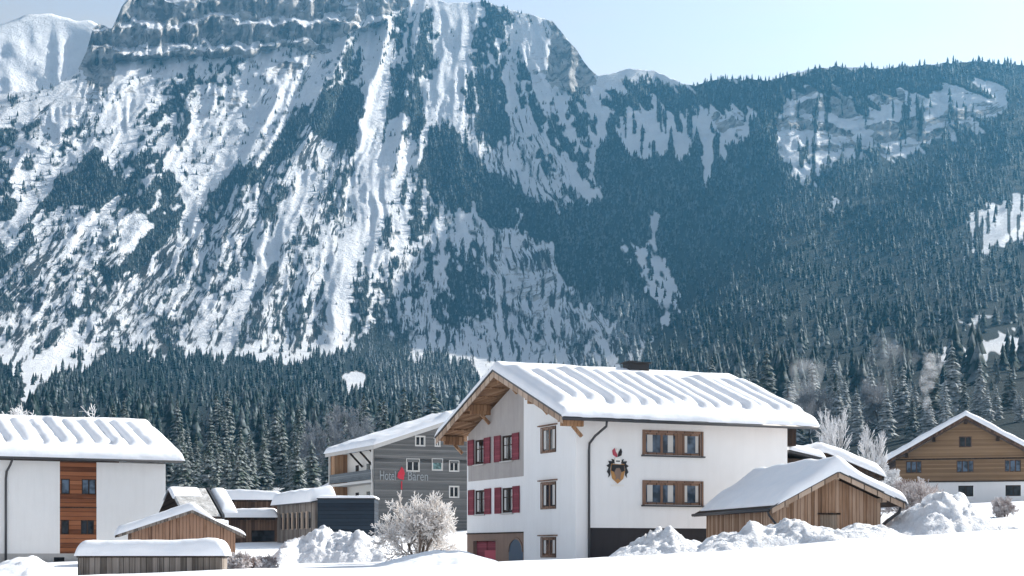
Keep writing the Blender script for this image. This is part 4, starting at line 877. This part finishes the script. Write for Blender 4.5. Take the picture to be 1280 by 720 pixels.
for s in (-1,1): q.hexa([(0,-1.5,zA-.3),(s*hw_,-1.5,zEv-.3),(s*hw_,14,zEv-.3),(0,14,zA-.3)][::s],[(0,-1.5,zA),(s*hw_,-1.5,zEv),(s*hw_,14,zEv),(0,14,zA)][::s])
rf = q.build('roof','brownwall',CH)
for x in (-6,-3.2,0,3.2,6): MB().box(x-.16,x+.16,-1.35,0,rz(x)-.75,rz(x)-.32).build('purlin','darkwood',CH)
snow_sheet(CH,-hw_-.1,hw_+.1,-1.65,14,lambda X,Y: zA-(zA-zEv)*np.abs(X)/hw_,.62,.5,None,.25,seed=41)
MB().box(-4.2,-3.5,5,5.7,rz(-4),rz(-4)+.9).build('chimney','concrete',rf)

# ---------------------------------------------------------------- ploughed snow heaps
def heap(name, label, u0, u1, peaks, Y, dep, seed, rough=.5, m='snow_rough', cat='snow heap', group='ploughed snow heaps'):
    """peaks = outline points (u, v) along the crest"""
    x0, x1 = (u0-HU)/F*Y, (u1-HU)/F*Y; cx_ = (x0+x1)/2
    st = .09; xs_ = np.arange(x0, x1+st, st); ys_ = np.arange(Y-dep*1.45, Y+dep*1.45, st); X, Yg = np.meshgrid(xs_, ys_)
    pu = np.array([p[0] for p in peaks], float); pz = np.array([(HV-p[1])/F*Y for p in peaks])
    top = np.interp(X, (pu-HU)/F*Y, pz)+CZ; g0 = ground(X, Yg)
    d = np.abs(Yg-Y-(fbm(X/1.5, X*0, 3, seed)-.5)*dep*.5)/dep; prof = np.clip(1-np.clip(d,0,1)**1.5,0,1)
    ex = sstep(0,.12,(X-x0)/(x1-x0))*sstep(0,.12,(x1-X)/(x1-x0))
    hgt_ = np.maximum(top-g0, .0)
    ck = 0
    for k_, (cs, am) in enumerate(((.85,.34),(.42,.24),(.2,.10))):
        wd, wr = worley(X/cs+(fbm(X/.5,Yg/.5,2,seed+k_)-.5)*.6, Yg/cs+(fbm(X/.5,Yg/.5,2,seed+k_+5)-.5)*.6, seed+k_, True); ck = ck+am*((wr-.5)*1.1+.35*(.6-wd))
    lump = ck*rough*1.5+(fbm(X/.9, Yg/.9, 3, seed+2)-.5)*.5*rough
    Z = g0-.06+hgt_*prof*ex*(1+lump*.25)+lump*.8*prof**.6*ex*np.clip(hgt_,0,.8)
    o = np_mesh(name, np.stack([X-cx_,Yg-Y,Z-gz(cx_,Y)],-1).reshape(-1,3), grid_quads(len(ys_),len(xs_)), m, True); o.location = (cx_,Y,gz(cx_,Y))
    return tag(o,label,cat,group)
heap('snow_heap','jagged heap of ploughed snow in front of the dark blue garage',325,510,[(325,706),(344,696),(359,676),(380,668),(397,662),(406,658),(412,666),(438,667),(452,665),(467,671),(497,686),(510,700)],104,4.0,51,.6)
heap('snow_heap','pointed heap of ploughed snow against the dark plinth of the white farmhouse',742,892,[(744,705),(757,697),(775,684),(797,675),(816,667),(828,662),(836,657),(844,664),(857,671),(872,675),(890,674)],64,2.6,53,.75)
heap('snow_heap','long lumpy snow bank along the front of the brown barn',856,1135,[(856,680),(872,675),(899,668),(925,666),(936,656),(952,660),(965,658),(982,652),(1000,650),(1017,657),(1033,660),(1046,662),(1068,656),(1100,656),(1129,659),(1135,662)],62.5,2.7,57,.62)
heap('snow_heap','tallest heap of bluish ploughed snow between the brown barn and the tan chalet',1078,1330,[(1078,670),(1100,660),(1118,648),(1134,638),(1150,629),(1163,622),(1178,619),(1203,621),(1213,630),(1222,638),(1238,647),(1256,653),(1275,660),(1300,664),(1330,668)],70,3.6,61,.5)
heap('snow_heap','rounded snow mound in front of the left house',-30,80,[(-30,716),(0,702),(20,695),(36,693),(52,700),(68,712),(80,720)],56,2.0,65,.25,'snow')
heap('snow_drift','smooth snow drift left of the farmhouse gable',440,640,[(440,712),(480,701),(515,692),(545,686),(575,686),(600,694),(640,704)],74,3.4,69,.14,'snow','snow drift',None)

# ---------------------------------------------------------------- frosted bare trees and shrubs
def bare_tree(name, label, base, height, spread, seed, upright=.5, levels=5, cat='tree', m='twig', group=None, trunk=.09, stems=1, rmin=.011, narrow=1.0, br=(1,2,2)):
    rr = random.Random(seed); segs = []
    def grow(p, d, ln, r, lev):
        q = p; dd = d.copy(); n_ = 3
        for k in range(n_):
            dd = (dd+Vector((rr.gauss(0,.13),rr.gauss(0,.13),rr.gauss(0,.08)+.05*upright))).normalized(); q2 = q+dd*ln/n_
            segs.append((q, q2, max(rmin, r*(1-.25*k/n_)), max(rmin*.8, r*(1-.25*(k+1)/n_)), lev)); q = q2
            if lev < levels:
                for _ in range(rr.choice(br) if lev > 0 else 2 if k else 1):
                    az = rr.random()*6.283; tilt = rr.uniform(.45,1.05)*(1.25-upright*.6); x = dd.orthogonal().normalized(); y = dd.cross(x)
                    nd = (dd*math.cos(tilt)+(x*math.cos(az)+y*math.sin(az))*math.sin(tilt)*spread).normalized(); grow(q, nd, ln*rr.uniform(.5,.74), r*.55, lev+1)
        if lev < levels: grow(q, dd, ln*.62, r*.6, lev+1)
    for k in range(stems):
        a = 6.283*k/stems; d0 = Vector((math.cos(a)*.35*(stems>1),math.sin(a)*.35*(stems>1),1)).normalized(); grow(Vector((math.cos(a)*.1*(stems>1),math.sin(a)*.1*(stems>1),-.2)), d0, height*.36, trunk, 0)
    t = thing(name, label, cat, base, 0, group)
    mx = max(s[1].z for s in segs); sc = height/mx
    for nm, sel, mm in (('trunk', lambda l: l == 0, m), ('crown', lambda l: l > 0, m)):
        V, Q, Fr = [], [], []
        for a, b, ra, rb, lev in segs:
            if not sel(lev): continue
            d = (b-a).normalized(); x = d.orthogonal().normalized(); y = d.cross(x); i = len(V); nn = 4 if lev < 2 else 3
            for p, r_ in ((a, ra), (b, rb)):
                for j in range(nn): an = 6.283*j/nn; V.append((p+(x*math.cos(an)+y*math.sin(an))*r_)*1.0); Fr.append(min(1, -.05+lev*.27+rr.uniform(-.1,.1)))
            for j in range(nn): Q.append((i+j, i+(j+1) % nn, i+nn+(j+1) % nn, i+nn+j))
        V = np.array([tuple(v) for v in V])*np.array([sc*narrow,sc*narrow,sc]); o = np_mesh(nm, V, np.array(Q), mm, True, {'frost': np.array(Fr)}); o.parent = t
    return t
def at(u, Y): x = (u-HU)/F*Y; return (x, Y, gz(x, Y)-.05)
bare_tree('frosted_tree','rounded bare tree white with hoar frost in front of the grey hotel',at(524,96),4.4,1.2,6,.3,4,m='warmtwig',br=(1,2,2),trunk=.10,stems=4,rmin=.021,narrow=.88)
bare_tree('frosted_tree','taller of the two slim frosted trees behind the brown barn',at(1054,112),8.6,.75,5,.95,4,group='slim frosted trees behind the barn',trunk=.12,rmin=.02,narrow=.5)
bare_tree('frosted_tree','shorter slim frosted tree behind the brown barn, nearer the tan chalet',at(1084,114),7.4,.7,8,.95,4,group='slim frosted trees behind the barn',trunk=.11,rmin=.02,narrow=.55)
bare_tree('frosted_tree','bare frosted treetop showing above the roof of the left house',at(76,150),13.2,1.0,12,.3,5,trunk=.2,rmin=.025)
bare_tree('shrub','russet frosted shrub beside the end of the grey firewood shed',at(300,72),1.0,1.3,14,.1,4,'shrub','russet',trunk=.035,stems=5,rmin=.012)
bare_tree('shrub','low russet frosted shrub at the foot of the jagged snow heap',at(330,74),.85,1.4,16,.1,4,'shrub','russet',trunk=.035,stems=5,rmin=.012)
bare_tree('shrub','thin bare shrub standing behind the tallest snow heap',at(1143,100),3.3,1.0,18,.5,4,'shrub','russet',trunk=.04,stems=4,rmin=.014)
bare_tree('shrub','small bare bush in the snow before the tan chalet, right of the heap',at(1254,110),1.5,1.0,20,.5,4,'shrub','russet',trunk=.035,stems=4,rmin=.012)
bare_tree('frosted_tree','dark bare bush under the left eave of the tan chalet',at(1108,150),4.2,1.0,22,.4,5,trunk=.1,rmin=.018)

# ---------------------------------------------------------------- spruces one can tell apart at the forest edge
def spruce_mesh(seed, tiers=19, bare=0.0):
    r = np.random.default_rng(seed); V, T, Fr = [], [], []
    for k in range(tiers):
        t = k/tiers; z = .05+.93*t; R0 = (.205*(1-t)**.8+.012)*(.86+.28*r.random()); nb = max(5, int(15*(1-t)+5)); ph = r.random()*6.3
        for j in range(nb):
            if r.random() < .07: continue
            a = ph+6.283*j/nb+r.normal()*.14; L1 = R0*(.65+.5*r.random()); w = L1*.34+.006; ca, sa = math.cos(a), math.sin(a); dr = L1*(.34+.25*r.random())
            i = len(V); zz_ = z+r.normal()*.008
            V += [(0,0,zz_+.012),(L1*.55*ca-w*sa, L1*.55*sa+w*ca, zz_-dr*.50),(L1*ca, L1*sa, zz_-dr*.80),(L1*.55*ca+w*sa, L1*.55*sa-w*ca, zz_-dr*.50),(L1*.6*ca, L1*.6*sa, zz_-dr*.30+.012)]
            f = -.06+.24*r.random(); Fr += [-.15, f, f+.12, f, f+.05]
            T += [(i,i+1,i+4),(i+1,i+2,i+4),(i+2,i+3,i+4),(i+3,i,i+4)]
    V += [(0.012,0,.93),(-.006,.01,.93),(-.006,-.01,.93),(0,0,1.0)]; i = len(V)-4; Fr += [.1]*4; T += [(i,i+1,i+3),(i+1,i+2,i+3),(i+2,i,i+3)]
    return np.array(V), np.array(T), np.array(Fr)
crowns = []; pale = []
for k in range(7):
    V, T, Fr = spruce_mesh(300+k, 17+k % 3*3)
    for lst, ad in ((crowns, 0), (pale, .30)):
        o = np_mesh('crown', V, T, 'spruce', False, {'frost': Fr+ad}, tris=True); lst.append(o.data); bpy.data.objects.remove(o)
tk = MB().tube([(0,0,-.05),(0,0,.5),(0,0,.9)], [.018,.011,.003], 6, False); tko = tk.build('trunk','bark'); trunk_me = tko.data; bpy.data.objects.remove(tko)
def spruce(u, v_top, Y, label, group, k, wide=1.0):
    """stands on the hillside at depth Y; its height follows from where its tip reaches"""
    vs_ = np.arange(450, 690, 1.0); vb = float(vs_[np.argmin(np.abs(depth(np.full(vs_.shape, float(u)), vs_)-Y))]); p = P(u, vb, Y)
    h = (vb-v_top)/F*Y+1.0
    t = thing('spruce', label, 'spruce', (p.x,p.y,p.z-1.0), random.random()*6.28, group); w = h*wide*random.uniform(.9,1.15)
    for nm, me in (('crown', (pale if u > 900 and k % 3 else crowns)[k % 7]), ('trunk', trunk_me)):
        c = bpy.data.objects.new(nm, me); COL.objects.link(c); c.parent = t; c.scale = (w,w,h)
    return t
rs = random.Random(5); GR = 'snow dusted spruces at the forest edge on the right'; GLf = 'snow dusted spruces behind the hotel and left house'
k = 0
for u, vt, Y in ((958,428,470),(1015,448,455),(1128,455,440),(1163,430,430),(1190,424,455),(1225,448,430),(1262,455,425),(1298,440,430),(985,470,420),(1045,470,440),(1088,452,470),(1108,480,400),(1205,470,400),(1245,480,395),(1275,488,380),(1140,490,390),(1072,490,400),(935,462,480),(905,470,500),(1030,500,380),(1182,492,375),(1325,450,420),(1350,460,400)):
    spruce(u, vt, Y, 'tall snow dusted spruce in the forest edge behind the brown barn and tan chalet', GR, k, 1.05); k += 1
for j in range(110):
    u = 860+rs.random()*520; Y = 380+rs.random()*290; spruce(u, 446+rs.random()*34+(620-Y)*.13, Y, 'tall snow dusted spruce in the forest edge behind the brown barn and tan chalet', GR, k, 1.0); k += 1
for u, vt, Y in ((352,518,420),(330,540,430),(372,535,440),(300,530,470),(268,535,480),(245,540,450),(395,530,460),(430,500,520),(455,490,540),(480,498,520),(505,480,560),(540,470,580),(225,545,430),(312,552,400),(284,556,400),(410,548,430)):
    spruce(u, vt, Y, 'dark snow dusted spruce in the forest behind the grey hotel and left house', GLf, k, .95); k += 1
for j in range(46):
    u = 185+rs.random()*300; Y = 300+rs.random()*110; spruce(u, 548+rs.random()*30-(Y-300)*.12, Y, 'dark snow dusted spruce in the forest behind the grey hotel and left house', GLf, k, 1.0); k += 1
for j in range(80):
    u = -60+rs.random()*700; Y = 420+rs.random()*290; spruce(u, 482+rs.random()*42+(700-Y)*.10, Y, 'dark snow dusted spruce in the forest behind the grey hotel and left house', GLf, k, .95); k += 1
def hill_at(u, Y):
    vs_ = np.arange(450, 690, 1.0); vb = float(vs_[np.argmin(np.abs(depth(np.full(vs_.shape, float(u)), vs_)-Y))]); p = P(u, vb, Y); return (p.x,p.y,p.z-.5), vb
for j, (u, vt, Y, sd, lab) in enumerate(((408,512,410,31,'broad grey frosted deciduous tree left of the hotel roof'),(446,500,440,33,'broad grey frosted deciduous tree just above the hotel roof'),(1100,470,430,35,'pale frosted deciduous tree in the forest edge left of the tan chalet roof'),(1012,476,420,37,'pale frosted deciduous tree above the far end of the farmhouse roof'))):
    p, vb = hill_at(u, Y); bare_tree('deciduous_tree', lab, p, (vb-vt)/F*Y, 1.0, sd, .5, 5, m='greytwig', br=(1,1,2), trunk=.28, rmin=.045, narrow=.75)

# ---------------------------------------------------------------- chimney smoke
def smoke(label, pts, rad0, rad1, dens, seed):
    mb = MB(); pts = [Vector(p) for p in pts]; o0 = pts[0]; n_ = len(pts)
    mb.tube([p-o0 for p in pts], [rad0+(rad1-rad0)*(k/(n_-1))**.8 for k in range(n_)], 14)
    m = bpy.data.materials.new('smoke'); m.use_nodes = True; t = m.node_tree; t.nodes.clear(); out = t.nodes.new('ShaderNodeOutputMaterial'); pv = t.nodes.new('ShaderNodeVolumePrincipled')
    tc = t.nodes.new('ShaderNodeTexCoord'); nz_ = t.nodes.new('ShaderNodeTexNoise'); nz_.inputs['Scale'].default_value = .75/rad1*1.6; nz_.inputs['Detail'].default_value = 4
    rp = t.nodes.new('ShaderNodeValToRGB'); rp.color_ramp.elements[0].position = .42; rp.color_ramp.elements[1].position = .85; mu = t.nodes.new('ShaderNodeMath'); mu.operation = 'MULTIPLY'; mu.inputs[1].default_value = dens
    t.links.new(tc.outputs['Object'], nz_.inputs['Vector']); t.links.new(nz_.outputs['Fac'], rp.inputs[0]); t.links.new(rp.outputs[0], mu.inputs[0]); t.links.new(mu.outputs[0], pv.inputs['Density']); pv.inputs['Color'].default_value = (.95,.96,1,1); t.links.new(pv.outputs[0], out.inputs['Volume'])
    o = mb.build('smoke', m, None, True, o0); tag(o, label, 'smoke', kind='stuff'); return o
p = P(1166,524,172); smoke('thin white smoke rising from the chimney of the tan chalet', [p, p+Vector((-.4,0,1)), p+Vector((-1.0,0,2.2)), p+Vector((-.7,0,3.6)), p+Vector((-.2,0,5.2)), p+Vector((.2,0,7))], .3, 1.2, .45, 1)
p = P(1006,528,120); smoke('pale steam drifting up beyond the far end of the farmhouse roof', [p, p+Vector((.1,0,.9)), p+Vector((-.4,0,2)), p+Vector((0,0,3.2)), p+Vector((.3,0,4.6))], .6, 1.5, .16, 2)
p = P(1092,505,330); smoke('faint bluish smoke hanging before the forest left of the tan chalet', [p, p+Vector((.5,0,3)), p+Vector((1.5,0,6)), p+Vector((3.5,0,9)), p+Vector((5,0,12))], 2.5, 5.5, .04, 3)

# ---------------------------------------------------------------- haze: the blue winter air of the valley
m = bpy.data.materials.new('haze'); m.use_nodes = True; t = m.node_tree; t.nodes.clear()
out = t.nodes.new('ShaderNodeOutputMaterial'); pv = t.nodes.new('ShaderNodeVolumePrincipled'); t.links.new(pv.outputs[0], out.inputs['Volume'])
pv.inputs['Color'].default_value = (.18,.58,.96,1); pv.inputs['Density'].default_value = 0.58e-4; pv.inputs['Anisotropy'].default_value = .6
HZ = MB().box(-3200,3200,-420,5100,-40,1520).build('haze', m); tag(HZ, 'blue winter haze filling the valley', 'haze', kind='stuff')
